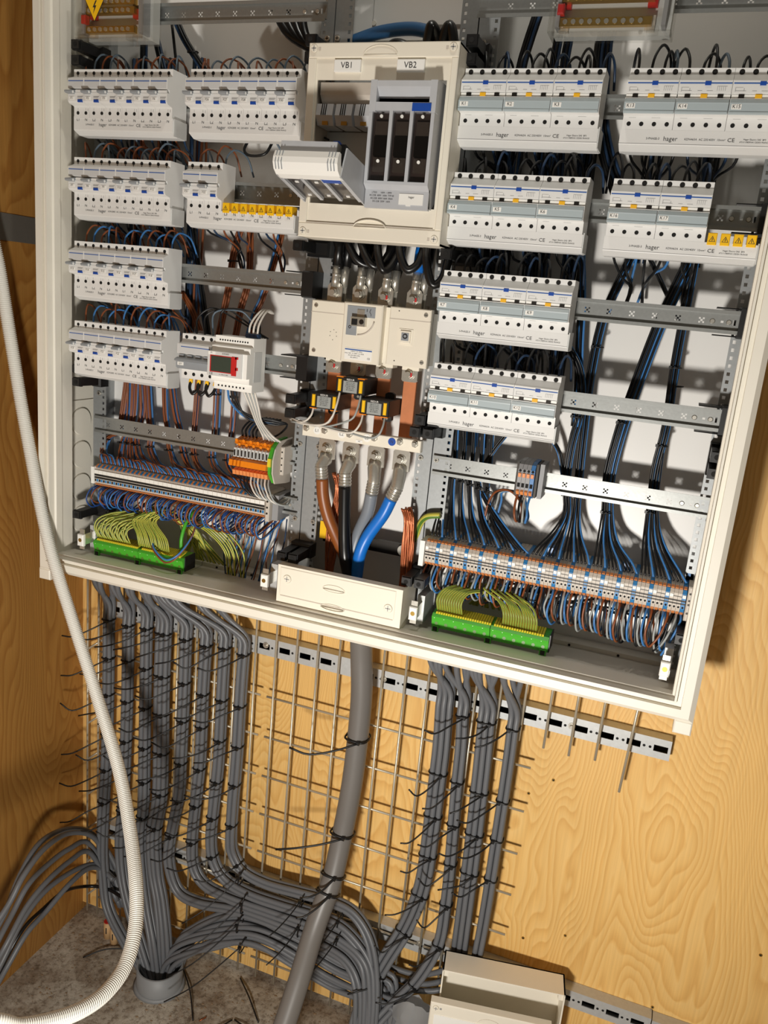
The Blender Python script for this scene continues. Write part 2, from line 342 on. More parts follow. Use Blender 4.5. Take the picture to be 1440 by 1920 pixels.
PIPE_RUNS = [[(0.19,0.085,-0.03),(0.196,0.09,0.064),(0.23,0.095,0.118),(0.317,0.1,0.175),(0.413,0.105,0.214),(0.509,0.11,0.204),(0.606,0.11,0.176),(0.702,0.1,0.176),(0.786,0.08,0.176),(0.765,0.072,0.09),(0.75,0.066,-0.03)],[(0.19,0.075,-0.028),(0.197,0.08,0.054),(0.248,0.085,0.106),(0.325,0.09,0.151),(0.396,0.1,0.187),(0.499,0.105,0.184),(0.596,0.105,0.164),(0.678,0.1,0.157),(0.762,0.08,0.159),(0.761,0.078,0.09),(0.744,0.07100000000000001,-0.03)],[(0.205,0.08,-0.022),(0.217,0.082,0.056),(0.276,0.088,0.121),(0.35,0.095,0.172),(0.431,0.1,0.195),(0.53,0.1,0.176),(0.625,0.1,0.157),(0.721,0.09,0.16),(0.757,0.08399999999999999,0.09),(0.738,0.076,-0.03)],[(0.201,0.1,-0.022),(0.212,0.105,0.102),(0.252,0.11,0.156),(0.321,0.115,0.215),(0.389,0.12,0.246),(0.488,0.12,0.237),(0.584,0.12,0.222),(0.68,0.115,0.211),(0.765,0.11,0.212),(0.753,0.09,0.09),(0.732,0.081,-0.03)],[(0.201,0.105,-0.024),(0.231,0.11,0.106),(0.286,0.115,0.17),(0.362,0.12,0.214),(0.446,0.122,0.222),(0.544,0.122,0.208),(0.64,0.12,0.19),(0.748,0.11,0.197),(0.749,0.096,0.09),(0.726,0.08600000000000001,-0.03)],[(0.201,0.11,-0.031),(0.252,0.112,0.119),(0.322,0.117,0.177),(0.391,0.12,0.208),(0.475,0.122,0.204),(0.572,0.122,0.193),(0.668,0.12,0.179),(0.761,0.11,0.187),(0.745,0.102,0.09),(0.72,0.091,-0.03)]]
FLOOR_RUNS = [[(0.69,0.15,0.232),(0.756,0.15,0.223),(0.819,0.15,0.231),(0.876,0.15,0.272),(0.898,0.155,0.3)],[(0.694,0.145,0.216),(0.76,0.145,0.204),(0.822,0.145,0.212),(0.877,0.15,0.244),(0.905,0.155,0.281)],[(0.71,0.14,0.198),(0.776,0.14,0.189),(0.837,0.14,0.204),(0.879,0.15,0.222),(0.912,0.155,0.263)]]
MAIN_CABLE = [(0.617,0.07,1.132),(0.622,0.085,1.061),(0.626,0.1,0.976),(0.632,0.105,0.892),(0.633,0.105,0.807),(0.631,0.1,0.684),(0.624,0.09,0.571),(0.62,0.06,0.471),(0.61,0.01,0.385),(0.612,-0.06,0.311),(0.611,-0.12,0.247),(0.606,-0.22,0.15),(0.595,-0.36,0.06),(0.57,-0.52,0.024),(0.52,-0.8,0.024)]
LEFT_OUT = [[(0.023,0.15,0.108),(-0.03,0.16,0.209),(-0.048,0.12,0.309),(-0.044,0.03,0.381),(-0.016,-0.08,0.424),(-0.0,-0.16,0.416),(0.001,-0.2,0.38),(-0.005,-0.26,0.319),(-0.015,-0.34,0.144),(-0.005,-0.46,0.008),(0.025,-0.71,0.008)],[(0.033,0.155,0.123),(-0.026,0.165,0.224),(-0.07,0.14,0.3),(-0.07,0.05,0.37),(-0.04,-0.07,0.422),(-0.02,-0.15,0.402),(-0.014,-0.2,0.347),(-0.013,-0.26,0.289),(-0.023,-0.34,0.13),(-0.013,-0.46,0.008),(0.017,-0.71,0.008)],[(0.016,0.145,0.108),(-0.03,0.15,0.184),(-0.056,0.11,0.297),(-0.045,0.03,0.337),(-0.037,-0.04,0.352),(-0.024,-0.12,0.358),(-0.022,-0.17,0.321),(-0.01,-0.25,0.268),(-0.02,-0.33,0.121),(-0.01,-0.45,0.008),(0.02,-0.7,0.008)],[(0.011,0.14,0.127),(-0.031,0.14,0.191),(-0.048,0.1,0.281),(-0.036,0.02,0.312),(-0.027,-0.06,0.321),(-0.024,-0.13,0.303),(-0.019,-0.19,0.262),(-0.032,-0.23,0.201),(-0.042,-0.31,0.09),(-0.032,-0.43,0.008),(-0.002,-0.68,0.008)],[(0.002,0.14,0.187),(-0.039,0.14,0.212),(-0.048,0.1,0.242),(-0.044,0.02,0.272),(-0.043,-0.06,0.279),(-0.04,-0.13,0.255),(-0.037,-0.18,0.211),(-0.044,-0.22,0.159),(-0.054,-0.3,0.072),(-0.044,-0.42,0.008),(-0.014,-0.67,0.008)],[(0.001,0.135,0.191),(-0.035,0.135,0.209),(-0.04,0.09,0.241),(-0.031,0.01,0.254),(-0.036,-0.06,0.23),(-0.035,-0.12,0.22),(-0.041,-0.17,0.173),(-0.055,-0.21,0.116),(-0.065,-0.29,0.052),(-0.055,-0.41,0.008),(-0.025,-0.66,0.008)]]
LEFT_OUT_BLACK = [(0.059,0.12,0.16),(-0.014,0.13,0.163),(-0.064,0.11,0.166),(-0.053,0.02,0.221),(-0.044,-0.06,0.235),(-0.042,-0.12,0.232),(-0.048,-0.17,0.184),(-0.061,-0.22,0.109),(-0.071,-0.3,0.049),(-0.061,-0.42,0.008),(-0.031,-0.67,0.008)]
CONDUIT = [(-0.125,-0.1,2.95),(-0.126,-0.105,2.3),(-0.124,-0.093,1.827),(-0.114,-0.071,1.654),(-0.101,-0.059,1.519),(-0.072,-0.058,1.365),(-0.013,-0.065,1.144),(0.054,-0.073,0.987),(0.138,-0.102,0.854),(0.24,-0.161,0.747),(0.32,-0.229,0.675),(0.384,-0.296,0.63),(0.421,-0.347,0.595),(0.442,-0.401,0.573),(0.447,-0.454,0.57),(0.442,-0.498,0.577),(0.43,-0.541,0.592),(0.411,-0.595,0.62),(0.374,-0.653,0.655),(0.28,-0.8,0.6),(0.14,-1.05,0.32),(0.02,-1.3,0.06),(-0.03,-1.55,0.0135)]
BIG = {'brown':[(0.528,0.06,1.335),(0.532,0.062,1.301),(0.542,0.066,1.265),(0.559,0.07,1.229),(0.582,0.07,1.19),(0.603,0.07,1.145)],'black':[(0.576,0.06,1.328),(0.581,0.056,1.279),(0.587,0.052,1.228),(0.594,0.05,1.187),(0.603,0.06,1.143)],'grey':[(0.63,0.062,1.323),(0.623,0.07,1.284),(0.604,0.08,1.235),(0.597,0.08,1.191),(0.603,0.08,1.143)],'blue':[(0.673,0.052,1.321),(0.661,0.05,1.289),(0.634,0.052,1.242),(0.622,0.05,1.204),(0.615,0.06,1.151)]}
RIGHT_WIRE_BUNDLES = {'A':[(1.03,0.1,1.789),(1.013,0.1,1.736),(0.995,0.105,1.669),(0.99,0.105,1.572),(0.993,0.1,1.495),(0.997,0.106,1.4),(1.001,0.106,1.342)],'A0':[(0.942,0.09,1.634),(0.97,0.1,1.592),(0.983,0.1,1.53),(0.977,0.1,1.464),(0.976,0.106,1.397),(0.985,0.106,1.34)],'B':[(1.119,0.1,1.795),(1.096,0.1,1.718),(1.083,0.105,1.67),(1.065,0.105,1.581),(1.052,0.1,1.503),(1.044,0.106,1.417),(1.051,0.106,1.351)],'C':[(1.123,0.1,1.795),(1.123,0.1,1.737),(1.122,0.105,1.672),(1.122,0.105,1.601),(1.125,0.1,1.513),(1.12,0.106,1.438),(1.124,0.106,1.364)],'C2':[(1.05,0.11,1.79),(1.09,0.11,1.73),(1.124,0.11,1.672),(1.13,0.11,1.601),(1.129,0.105,1.522),(1.13,0.106,1.44),(1.137,0.106,1.366)],'D':[(0.866,0.1,1.466),(0.841,0.106,1.424),(0.822,0.106,1.372),(0.819,0.11,1.31)],'E':[(0.939,0.09,1.47),(0.957,0.106,1.442),(0.971,0.106,1.396)],'T1':[(0.822,0.11,2.144),(0.811,0.11,2.098),(0.804,0.11,2.058),(0.8,0.11,1.986)],'T2':[(0.861,0.11,2.111),(0.859,0.11,2.058),(0.866,0.11,1.954),(0.869,0.11,1.838)],'T3':[(0.877,0.115,2.112),(0.875,0.115,2.059),(0.885,0.115,1.956),(0.896,0.11,1.839)],'T4':[(0.926,0.11,2.134),(0.928,0.11,2.058),(0.943,0.11,1.972),(0.975,0.11,1.893),(1.016,0.11,1.821)],'T5':[(0.938,0.11,2.134),(0.941,0.115,2.059),(0.953,0.115,1.973),(0.984,0.115,1.902),(1.024,0.11,1.846)],'M1':[(0.944,0.11,1.783),(0.957,0.11,1.706),(0.964,0.11,1.636),(0.972,0.11,1.565),(0.978,0.1,1.493)]}
LEFT_WIRE_BUNDLES = [[(0.054,0.1,1.463),(0.041,0.1,1.398),(0.03,0.1,1.351),(0.001,0.1,1.333),(-0.007,0.085,1.314)],[(0.059,0.1,1.464),(0.057,0.1,1.403),(0.053,0.1,1.359),(0.044,0.1,1.337),(0.042,0.085,1.312)],[(0.072,0.1,1.463),(0.069,0.1,1.404),(0.064,0.1,1.361),(0.061,0.1,1.339),(0.062,0.085,1.31)],[(0.084,0.1,1.462),(0.091,0.1,1.407),(0.081,0.1,1.363),(0.078,0.1,1.334),(0.084,0.085,1.318)],[(0.097,0.1,1.464),(0.106,0.1,1.395),(0.112,0.1,1.356),(0.111,0.1,1.327),(0.123,0.085,1.312)],[(0.139,0.1,1.462),(0.144,0.1,1.407),(0.153,0.1,1.364),(0.158,0.1,1.329),(0.17,0.085,1.314)],[(0.155,0.1,1.463),(0.17,0.1,1.413),(0.185,0.1,1.368),(0.195,0.1,1.323),(0.208,0.085,1.308)],[(0.224,0.1,1.483),(0.22,0.1,1.422),(0.218,0.1,1.373),(0.22,0.1,1.324),(0.232,0.085,1.312)],[(0.267,0.1,1.479),(0.267,0.1,1.423),(0.266,0.1,1.377),(0.261,0.1,1.326),(0.274,0.085,1.314)],[(0.307,0.1,1.482),(0.306,0.1,1.417),(0.303,0.1,1.376),(0.298,0.1,1.327),(0.31,0.085,1.315)]]
LEFT_UPPER = {'a':[(0.308,0.1,1.789),(0.293,0.1,1.739),(0.283,0.1,1.664),(0.268,0.1,1.586),(0.25,0.1,1.501)],'b':[(0.322,0.105,1.79),(0.325,0.105,1.693),(0.31,0.105,1.631),(0.299,0.105,1.569),(0.276,0.1,1.482)],'c':[(0.393,0.1,1.784),(0.377,0.1,1.716),(0.358,0.1,1.655),(0.344,0.1,1.624),(0.328,0.1,1.561)],'d':[(0.192,0.11,1.774),(0.207,0.11,1.704),(0.219,0.11,1.644),(0.238,0.11,1.562)],'e':[(0.176,0.1,1.655),(0.202,0.1,1.622),(0.222,0.1,1.582)],'f':[(0.163,0.11,2.167),(0.193,0.11,2.14)],'t1':[(0.071,0.11,2.16),(0.071,0.11,2.059)],'t2':[(0.087,0.11,2.146),(0.103,0.115,2.088),(0.117,0.11,2.055)],'t3':[(0.14,0.11,2.145),(0.165,0.11,2.105),(0.208,0.11,2.055)],'t4':[(0.124,0.12,2.149),(0.14,0.12,2.057)]}
# ------------------------------------------------------------------ the room
def struct(name, mb, m, label=None):
    o = part(name, mb, m); o['kind'] = 'structure'
    if label: o['label'] = label
    return o
struct('wall_back', MB(0).box(-0.147, 3.2, 0.20, 0.218, 0.022, 3.0), 'plywood_back', 'yellow plywood wall behind the cabinet')
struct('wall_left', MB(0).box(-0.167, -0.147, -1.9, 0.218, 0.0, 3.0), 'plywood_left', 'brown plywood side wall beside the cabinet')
struct('floor', MB(0).box(-0.167, 3.2, -2.4, 0.30, -0.05, 0.0), 'concrete', 'dirty concrete floor')
# nail strap on the side wall
t = thing('nail_strap', 'grey perforated steel strap nailed across the side wall', 'strap', (-0.147, -0.3, -0.31))
part('strap', MB().box(-0.147, -0.1455, -0.6, 0.19, -0.311, -0.26), 'strap_steel', t)
for i in range(7):
    for j in range(2):
        part('nail_hole', MB().cyl((-0.1456, -0.08 - i * 0.03 + 0.006 * j, -0.275 - j * 0.022), (-0.1450, -0.08 - i * 0.03 + 0.006 * j, -0.275 - j * 0.022), 0.0022, 8), 'hole', t)

# ------------------------------------------------------------------ the enclosure
X0, X1, Z0, Z1 = -0.060, 1.247, -0.966, 0.50
cab = thing('distribution_cabinet', 'large open cream steel distribution cabinet hung on the plywood wall', 'cabinet', ((X0 + X1) / 2, 0.16, Z0))
prof = [(0, .16), (0, -.037), (.008, -.045), (.022, -.045), (.0225, -.037), (.030, -.037), (.0305, -.045), (.034, -.045), (.0345, -.031), (.038, -.029), (.038, -.012), (.0345, -.010), (.0345, .022), (.006, .022), (.006, .155)]
mb = MB(); n = len(prof)
for (cx, cz, sx, sz) in ((X0, Z0, 1, 1), (X1, Z0, -1, 1), (X1, Z1, -1, -1), (X0, Z1, 1, -1)):
    for d, y in prof: mb.v.append((cx + sx * d, y, cz + sz * d))
for c in range(4):
    e = (c + 1) % 4
    for i in range(n - 1): mb.face([c * n + i, c * n + i + 1, e * n + i + 1, e * n + i])
part('frame', mb, 'cream', cab)
part('back_panel', MB().box(X0 + .004, X1 - .004, .150, .156, Z0 + .004, Z1), 'panel_white', cab)
for i, (a, b) in enumerate(((-.05, .235), (.237, .478), (.480, .734), (.736, .985), (.987, 1.24))):     # gland plates in the bottom
    gp = part('gland_plate', MB().box(a, b, .024, .118, Z0 + .018, Z0 + .022), 'cream', cab)
    part('plate_edge', MB().box(a, b, .118, .149, Z0 + .018, Z0 + .030), 'cream', gp)
    for q in (.15, .5, .85): part('edge_screw', MB().cyl((a + (b - a) * q, .1175, Z0 + .025), (a + (b - a) * q, .1165, Z0 + .025), .0025, 8), 'screw_dark', gp)
for x, s in ((X0, 1), (X1 - .032, -1)):                                                                # little bottom corner caps
    part('corner_cap', MB().bevbox(x + (.0 if s > 0 else .004), x + .028 + (.0 if s > 0 else .004), -.040, -.012, Z0 - .022, Z0 + .001, .002), 'cream', cab)
# knock-out flange in the side wall
fl = part('side_flange', MB().box(X0 + .006, X0 + .0085, .03, .145, -.93, -.62), 'cream', cab)
for i in range(4):
    z = -.665 - i * .072
    part('knockout', MB().cyl((X0 + .0085, .078, z), (X0 + .0125, .078, z), .030, 24, .028), 'cream', fl)
# embossed blank plate high on the back panel
bp_ = part('blank_plate', MB().bevbox(.52, .71, .146, .150, .105, .16, .003), 'panel_white', cab)
for x in (.525, .705): part('plate_screw', MB().cyl((x, .146, .112), (x, .144, .112), .004, 10), 'cream', bp_)
part('panel_seam', MB().box(.50, .72, .1485, .150, .0845, .086), 'cream', cab)

# ------------------------------------------------------------------ perforated posts
def post(x0, x1, hole_side, label, web_x):
    t = thing('mounting_post', label, 'post', ((x0 + x1) / 2, .12, Z0 + .03))
    w_ = x1 - x0; pitch = .0125; z = -.93; zs = [z]; holes = set(); j = 0
    hx0 = x0 + .004 if hole_side < 0 else x1 - .009
    xs = [x0, hx0, hx0 + .005, x1]
    while z < .42:
        zs += [z + pitch - .0055, z + pitch]; holes.add((1, 2 * j + 1)); z += pitch; j += 1
    part('flange', MB().plate(xs, zs, .085, .0868, holes), 'post_steel', t)
    part('web', MB().box(web_x - .001, web_x + .001, .0868, .150, -.93, .42), 'post_steel', t)
    return t
post(-.024, .008, 1, 'perforated galvanised post beside the knock-out flange', -.022)
post(.452, .4765, -1, 'perforated galvanised post to the left of the main switch', .475)
post(.4785, .512, 1, 'perforated galvanised post under the main switch, inner one at its left end', .480)
post(.702, .7315, -1, 'perforated galvanised post under the main switch, inner one at its right end', .730)
post(.7335, .768, 1, 'perforated galvanised post at the left ends of the steel rails with black wires', .735)
post(1.198, 1.232, -1, 'perforated galvanised post along the right cabinet side', 1.230)
for k, (px_, zz) in enumerate(((.484, -.345), (.484, -.50), (.466, -.64), (.505, -.64), (.466, -.79), (.505, -.79), (.738, -.79), (.712, -.79), (1.218, -.66), (1.22, -.71), (1.215, -.79), (.712, -.63), (.742, -.63), (.72, .06), (.745, .06), (.485, .07), (.466, .07), (-.008, -.60))):
    t = thing('post_screw', 'small zinc cross-head screw in a perforated post', 'screw', (px_, .085, zz), 'screws in the perforated posts')
    part('head', MB().cyl((px_, .085, zz), (px_, .0815, zz), .0052, 10, .0042), 'tin', t)
    part('recess', MB().box(px_ - .0028, px_ + .0028, .0811, .0816, zz - .0006, zz + .0006).box(px_ - .0006, px_ + .0006, .0811, .0816, zz - .0028, zz + .0028), 'screw_dark', t)

# ------------------------------------------------------------------ DIN rails
def rail(x0, x1, zc, y, label, first=0.03, clean=False):
    """35 mm top-hat rail: lips at y, web 7.5 mm behind, cross-shaped openings in the web"""
    t = thing('din_rail', label, 'rail', ((x0 + x1) / 2, y, zc - .0175))
    h = .0175; mb = MB()
    mb.prism([(y, zc + h), (y + .001, zc + h), (y + .001, zc + h - .0045), (y + .0085, zc + h - .0045), (y + .0085, zc + h - .0055), (y, zc + h - .0055)], x0, x1)
    mb.prism([(y, zc - h), (y + .001, zc - h), (y + .001, zc - h + .0045), (y + .0085, zc - h + .0045), (y + .0085, zc - h + .0055), (y, zc - h + .0055)], x0, x1)
    part('lip', mb, 'rail_steel', t)
    zs = [zc - h + .0045, zc - .0042, zc - .0016, zc + .0016, zc + .0042, zc + h - .0045]
    xs = [x0]; holes = set(); x = x0 + first
    while x < x1 - .045:
        i = len(xs) - 1
        xs += [x - .0042, x - .0016, x + .0016, x + .0042]
        holes |= {(i + 1, 1), (i + 3, 1), (i + 2, 2), (i + 1, 3), (i + 3, 3), (i + 1, 2), (i + 3, 2)} - {(i + 1, 2), (i + 3, 2)}
        x += .035
    # end holes
    if x1 - x0 > .10:
        for hx, hz in ((x1 - .028, 2), (x1 - .010, 1), (x1 - .010, 2), (x1 - .010, 3)):
            if hz != 1 and hx < x1 - .02 or True:
                if abs(xs[-1] - (hx - .002)) > 1e-6 and xs[-1] < hx - .002: xs += [hx - .002, hx + .002]
                holes.add((xs.index(hx + .002) - 1, hz))
    xs.append(x1)
    part('web', MB().plate(xs, zs, y + .0075, y + .0085, holes), 'rail_steel', t)
    for q in (x1 - .042, x1 - .018):
        if q > x0 + .03 and not clean: part('rivet', MB().cyl((q, y + .0075, zc), (q, y + .006, zc), .0042, 10, .003), 'tin', t)
    return t
ROWZ = lambda r: -.0415 - .15 * r
names = ['topmost', 'second', 'third', 'lowest']
LX0, LX1 = -.004, .472
RX0, RX1 = .745, 1.208
rail(-.004, .474, ROWZ(-1) - .004, .052, 'steel mounting rail at the very top left behind the distribution block', .02)
rail(.738, 1.215, ROWZ(-1) - .004, .052, 'steel mounting rail at the very top right behind the distribution block', .05)
for r in range(4):
    rail(LX0, LX1, ROWZ(r), .045, ('steel mounting rail carrying the topmost left row of breakers', 'steel mounting rail behind the yellow warning caps of the left side', 'long bare steel mounting rail beside the third left breaker row', 'short bare steel mounting rail beside the energy meter')[r], .02)
    rail(RX0, RX1, ROWZ(r), .045, ('steel mounting rail carrying the topmost right row of breakers', 'steel mounting rail behind the four yellow warning caps on the right', 'long bare steel mounting rail beside the third right breaker row', 'long bare steel mounting rail beside the lowest right breaker row')[r], .02)
rail(-.016, .458, -.665, .078, 'steel mounting rail above the left terminal strip', .03)
rail(.737, 1.214, -.638, .078, 'steel mounting rail above the right terminal strip holding the small terminal block', .03)
rail(.0, .470, -.765, .078, 'steel mounting rail behind the left terminal strip', .03)
rail(.745, 1.212, -.795, .078, 'steel mounting rail behind the right terminal strip', .03)

def rail_bracket(x, r, s, label):
    z = ROWZ(r)
    t = thing('rail_bracket', label, 'bracket', (x, .06, z - .02), 'black brackets at the rail ends')
    a, b = (x, x + .022) if s > 0 else (x - .022, x)
    part('clamp', MB().prism([(.040, z - .021), (.040, z + .021), (.046, z + .0235), (.085, z + .0235), (.085, z - .0235), (.046, z - .0235)], a, b), 'black_plastic', t)
    for sg in (1, -1):
        part('wing', MB().prism([(.044, z + sg * .0195), (.046, z + sg * .0215), (.085, z + sg * .0215), (.085, z + sg * .0195)], (x - s * .035) if s > 0 else x, x if s > 0 else x - s * .035), 'black_plastic', t)
for r, n_ in ((1, 'second'), (2, 'third'), (3, 'lowest')):
    rail_bracket(.468, r, 1, 'black plastic bracket at the inner end of the %s left rail' % n_)
    rail_bracket(1.204, r, 1, 'black plastic bracket at the outer end of the %s right rail' % n_)

def holder(x, z, label, two=True, tilt=0.0, dx=.024, vert=False):
    """black cover support: square arms with a screw hole in the end"""
    t = thing('cover_support', label, 'support', (x, .085, z - .01), 'black cover supports on the posts')
    offs = ((0, .013), (0, -.013)) if vert else ((0, 0), (dx, 0))
    for (ox, oz) in (offs if two else offs[:1]):
        a = part('arm', MB().prism([(.002, z + oz + .0075), (.09, z + oz + .0095), (.09, z + oz - .0095), (.002, z + oz - .0075)], x + ox - .0085, x + ox + .0085), 'black_plastic', t)
        part('socket', MB().disc((x + ox, .0015, z + oz), .0042, 10), 'hole', a)
        part('lip', MB().box(x + ox - .0095, x + ox + .0095, .006, .012, z + oz - .0088, z + oz + .0088), 'black_plastic', a)
    part('clip', MB().bevbox(x - .010, x + (.034 if not vert else .012), .06, .088, z - (.026 if vert else .014), z + (.026 if vert else .014), .004), 'black_plastic', t)
holder(.000, .030, 'pair of black cover support arms above the top left breaker row', vert=True)
holder(.000, -.558, 'pair of black cover support arms just under the lowest left breaker row', vert=True)
holder(.000, -.848, 'single black cover support arm above the left green earth block', two=False)
holder(.474, .032, 'pair of black cover support arms at the upper left corner of the fuse cover', vert=True)
holder(.748, .028, 'pair of black cover support arms at the upper right corner of the fuse cover', vert=True)
holder(.474, -.278, 'black cover support arm under the lower left corner of the fuse cover', two=False)
holder(.742, -.274, 'black cover support arm under the lower right corner of the fuse cover', two=False)
holder(.478, -.558, 'pair of black cover support arms beside the left current transformer', vert=True)
holder(.727, -.550, 'upper pair of black cover support arms right of the copper bars')
holder(.720, -.572, 'lower pair of black cover support arms right of the copper bars')
holder(1.208, -.556, 'pair of black cover support arms on the right post beside the lowest long rail', vert=True)
holder(.480, -.846, 'pair of black cover support arms at the left end of the bottom cover')
holder(.733, -.844, 'pair of black cover support arms at the right end of the bottom cover')
holder(1.208, -.846, 'single black cover support arm low in the right corner', two=False)

# metal lugs with white snap-in bushes along the bottom
for x, lab in ((.026, 'left of the left green earth block'), (.456, 'left of the bottom cover'), (.757, 'right of the bottom cover'), (1.191, 'in the lower right cabinet corner')):
    t = thing('snap_bush', 'white plastic bush on a bent steel tab ' + lab, 'bush', (x, -.012, -.915))
    part('tab', MB().box(x - .006, x + .006, -.0095, -.008, -.915, -.872).box(x + .0045, x + .006, -.008, .10, -.905, -.882), 'tin', t)
    b_ = part('bush', MB().bevbox(x - .0075, x + .0075, -.016, -.0085, -.907, -.882, .0015), 'label', t)
    part('bore', MB().disc((x, -.0163, -.894), .0042, 12), 'brass', b_)
    part('bracket_plate', MB().box(x - .004, x + .010, .02, .10, -.925, -.870), 'galv', t)
# ------------------------------------------------------------------ breakers
MOD = .0178
def screw_mesh(r=.0031, ring=True):
    mb = MB(0); mb.cyl((0, 0, 0), (0, -.0004, 0), r, 10); return mb.mesh('terminal_screw', 'hole')
def slot_mesh():
    mb = MB(0); mb.cyl((0, 0, 0), (0, -.0004, 0), .0037, 12); return mb.mesh('terminal_screw', 'screw_dark')
SCREW, SLOT = screw_mesh(), slot_mesh()
SLOTX = MB(0).cyl((0, -.0004, 0), (0, -.0007, 0), .0026, 10).mesh('screw_slot', 'hole')
def put(name, me, parent, loc):
    o = link(name, me, parent); o.location = loc; return o
def lpart(name, mb, m, parent, loc=(0, 0, 0)):
    """part in the parent's own coordinates"""
    mb.zoff = 0; o = link(name, mb.mesh(name, m), parent); o.location = loc; return o

def make_breaker2():
    t = thing('breaker', 'x', 'breaker')
    W = 2 * MOD - .0004
    body = [(.044, 0), (0, 0), (0, -.012), (-.003, -.0135), (-.016, -.0185), (-.016, -.0355), (-.009, -.0365), (-.009, -.0415), (-.016, -.0425), (-.0165, -.0565), (-.0135, -.060), (-.001, -.0625), (0, -.0635), (0, -.083), (.044, -.083)]
    lpart('body', MB(0).prism(body, 0, W), 'device', t)
    np_ = lpart('nameplate', MB(0).box(.0012, W - .0012, -.0164, -.016, -.0350, -.0195), 'device_grey', t)
    lpart('blue_line', MB(0).box(.0012, W - .0012, -.0167, -.0164, -.0240, -.0226), 'blue_print', np_)
    lv = lpart('toggle_lever', MB(0).prism([(-.010, -.0370), (-.0265, -.0405), (-.0275, -.0430), (-.0255, -.0450), (-.010, -.0455)], .0010, .0150), 'lever_grey', t)
    lpart('pivot', MB(0).cyl((.0150, -.0215, -.0428), (.0158, -.0215, -.0428), .0024, 10), 'device', lv)
    lpart('slot', MB(0).box(.0010, .0145, -.0098, -.0092, -.0395, -.0370), 'lever_grey', t)
    lpart('rocker', MB(0).prism([(-.014, -.0372), (-.0165, -.0385), (-.0165, -.0420), (-.013, -.0425)], .0165, W - .0010), 'device', t)
    lpart('label_tag', MB(0).box(.0035, .0145, -.0172, -.0164, -.0548, -.0495), 'label', t)
    lpart('test_button', MB(0).bevbox(.0225, .0325, -.0185, -.0150, -.0590, -.0545, .0006), 'blue_part', t)
    lpart('print', MB(0).box(.0215, .0335, -.0168, -.0164, -.0495, -.0488).box(.0215, .0320, -.0168, -.0164, -.0512, -.0506), 'grey_print', t)
    for i in range(2):
        put('terminal_screw', SCREW, t, (MOD * (i + .5), 0, -.0066)); put('terminal_screw', SCREW, t, (MOD * (i + .5), 0, -.0735))
        lpart('notch', MB(0).box(MOD * (i + .5) - .0009, MOD * (i + .5) + .0009, -.0004, .0, -.0118, -.0105), 'dark', t)
    lpart('diagram', MB(0).box(MOD * .5 - .0002, MOD * .5 + .0002, -.0003, 0, -.0695, -.0650).box(MOD * 1.5 - .0002, MOD * 1.5 + .0002, -.0003, 0, -.0695, -.0650).box(MOD * 2 - .0045, MOD * 2 - .0039, -.0003, 0, -.0700, -.0655), 'grey_print', t)
    return t
def make_breaker4():
    t = thing('breaker', 'x', 'breaker')
    W = 4 * MOD - .0005
    body = [(.044, 0), (0, 0), (0, -.0085), (-.0145, -.0190), (-.0160, -.0195), (-.0160, -.0365), (-.009, -.0372), (-.009, -.0425), (-.0165, -.0430), (-.0165, -.0630), (-.0040, -.0650), (-.0030, -.083), (.044, -.083)]
    lpart('body', MB(0).prism(body, 0, W), 'device', t)
    np_ = lpart('nameplate', MB(0).box(.001, W - .001, -.0165, -.016, -.0360, -.0200), 'device', t)
    lpart('blue_line', MB(0).box(.001, W - .0005, -.0168, -.0165, -.0244, -.0228), 'blue_print', np_)
    lpart('window', MB(0).box(.0345, .0425, -.0178, -.0160, -.0265, -.0215), 'blue_part', np_)
    pm = MB(0)
    for i in range(5): pm.box(.0515 + i * .0026, .0520 + i * .0026, -.0167, -.0165, -.0335, -.0275)
    pm.box(.0515, .0645, -.0167, -.0165, -.0277, -.0273)
    for x, w_ in ((.004, .012), (.014, .004), (.026, .006), (.038, .008)): pm.box(x, x + w_, -.0167, -.0165, -.0335, -.0330)
    pm.box(.004, .0046, -.0167, -.0165, -.0345, -.0290); pm.box(.015, .0156, -.0167, -.0165, -.0330, -.0300); pm.box(.004, .014, -.0167, -.0165, -.0292, -.0289)
    lpart('print', pm, 'grey_print', np_)
    lpart('slot_cover', MB(0).box(.0005, W - .0005, -.0135, -.009, -.0420, -.0375), 'label', t)
    for x in (.0095, .0535): lpart('indicator', MB(0).box(x, x + .0075, -.0155, -.0130, -.0428, -.0378), 'screw_dark', t)
    lpart('flag', MB(0).box(.0310, .0398, -.0162, -.0130, -.0430, -.0376), 'yellow_flag', t)
    hb = lpart('handle_bar', MB(0).prism([(-.0165, -.0440), (-.0185, -.0452), (-.0228, -.0500), (-.0225, -.0515), (-.0225, -.0600), (-.0235, -.0625), (-.0205, -.0645), (-.0165, -.0640)], .0004, W - .0008), 'bar_grey', t)
    lpart('ridge', MB(0).box(.001, W - .0012, -.0242, -.0232, -.0640, -.0618), 'bar_grey', hb)
    lpart('label_tag', MB(0).box(.0030, .0160, -.0232, -.0225, -.0585, -.0518), 'label', t)
    for i in range(4):
        s_ = put('terminal_screw', SLOT, t, (MOD * (i + .5), -.0001, -.0052)); put('screw_slot', SLOTX, s_, (0, 0, 0))
        put('terminal_screw', SCREW, t, (MOD * (i + .5), -.0034, -.0750))
    lpart('marking', MB(0).box(.008, .018, -.0041, -.0038, -.0668, -.0665).box(.040, .052, -.0041, -.0038, -.0668, -.0665), 'grey_print', t)
    return t
B2, B4 = make_breaker2(), make_breaker4()
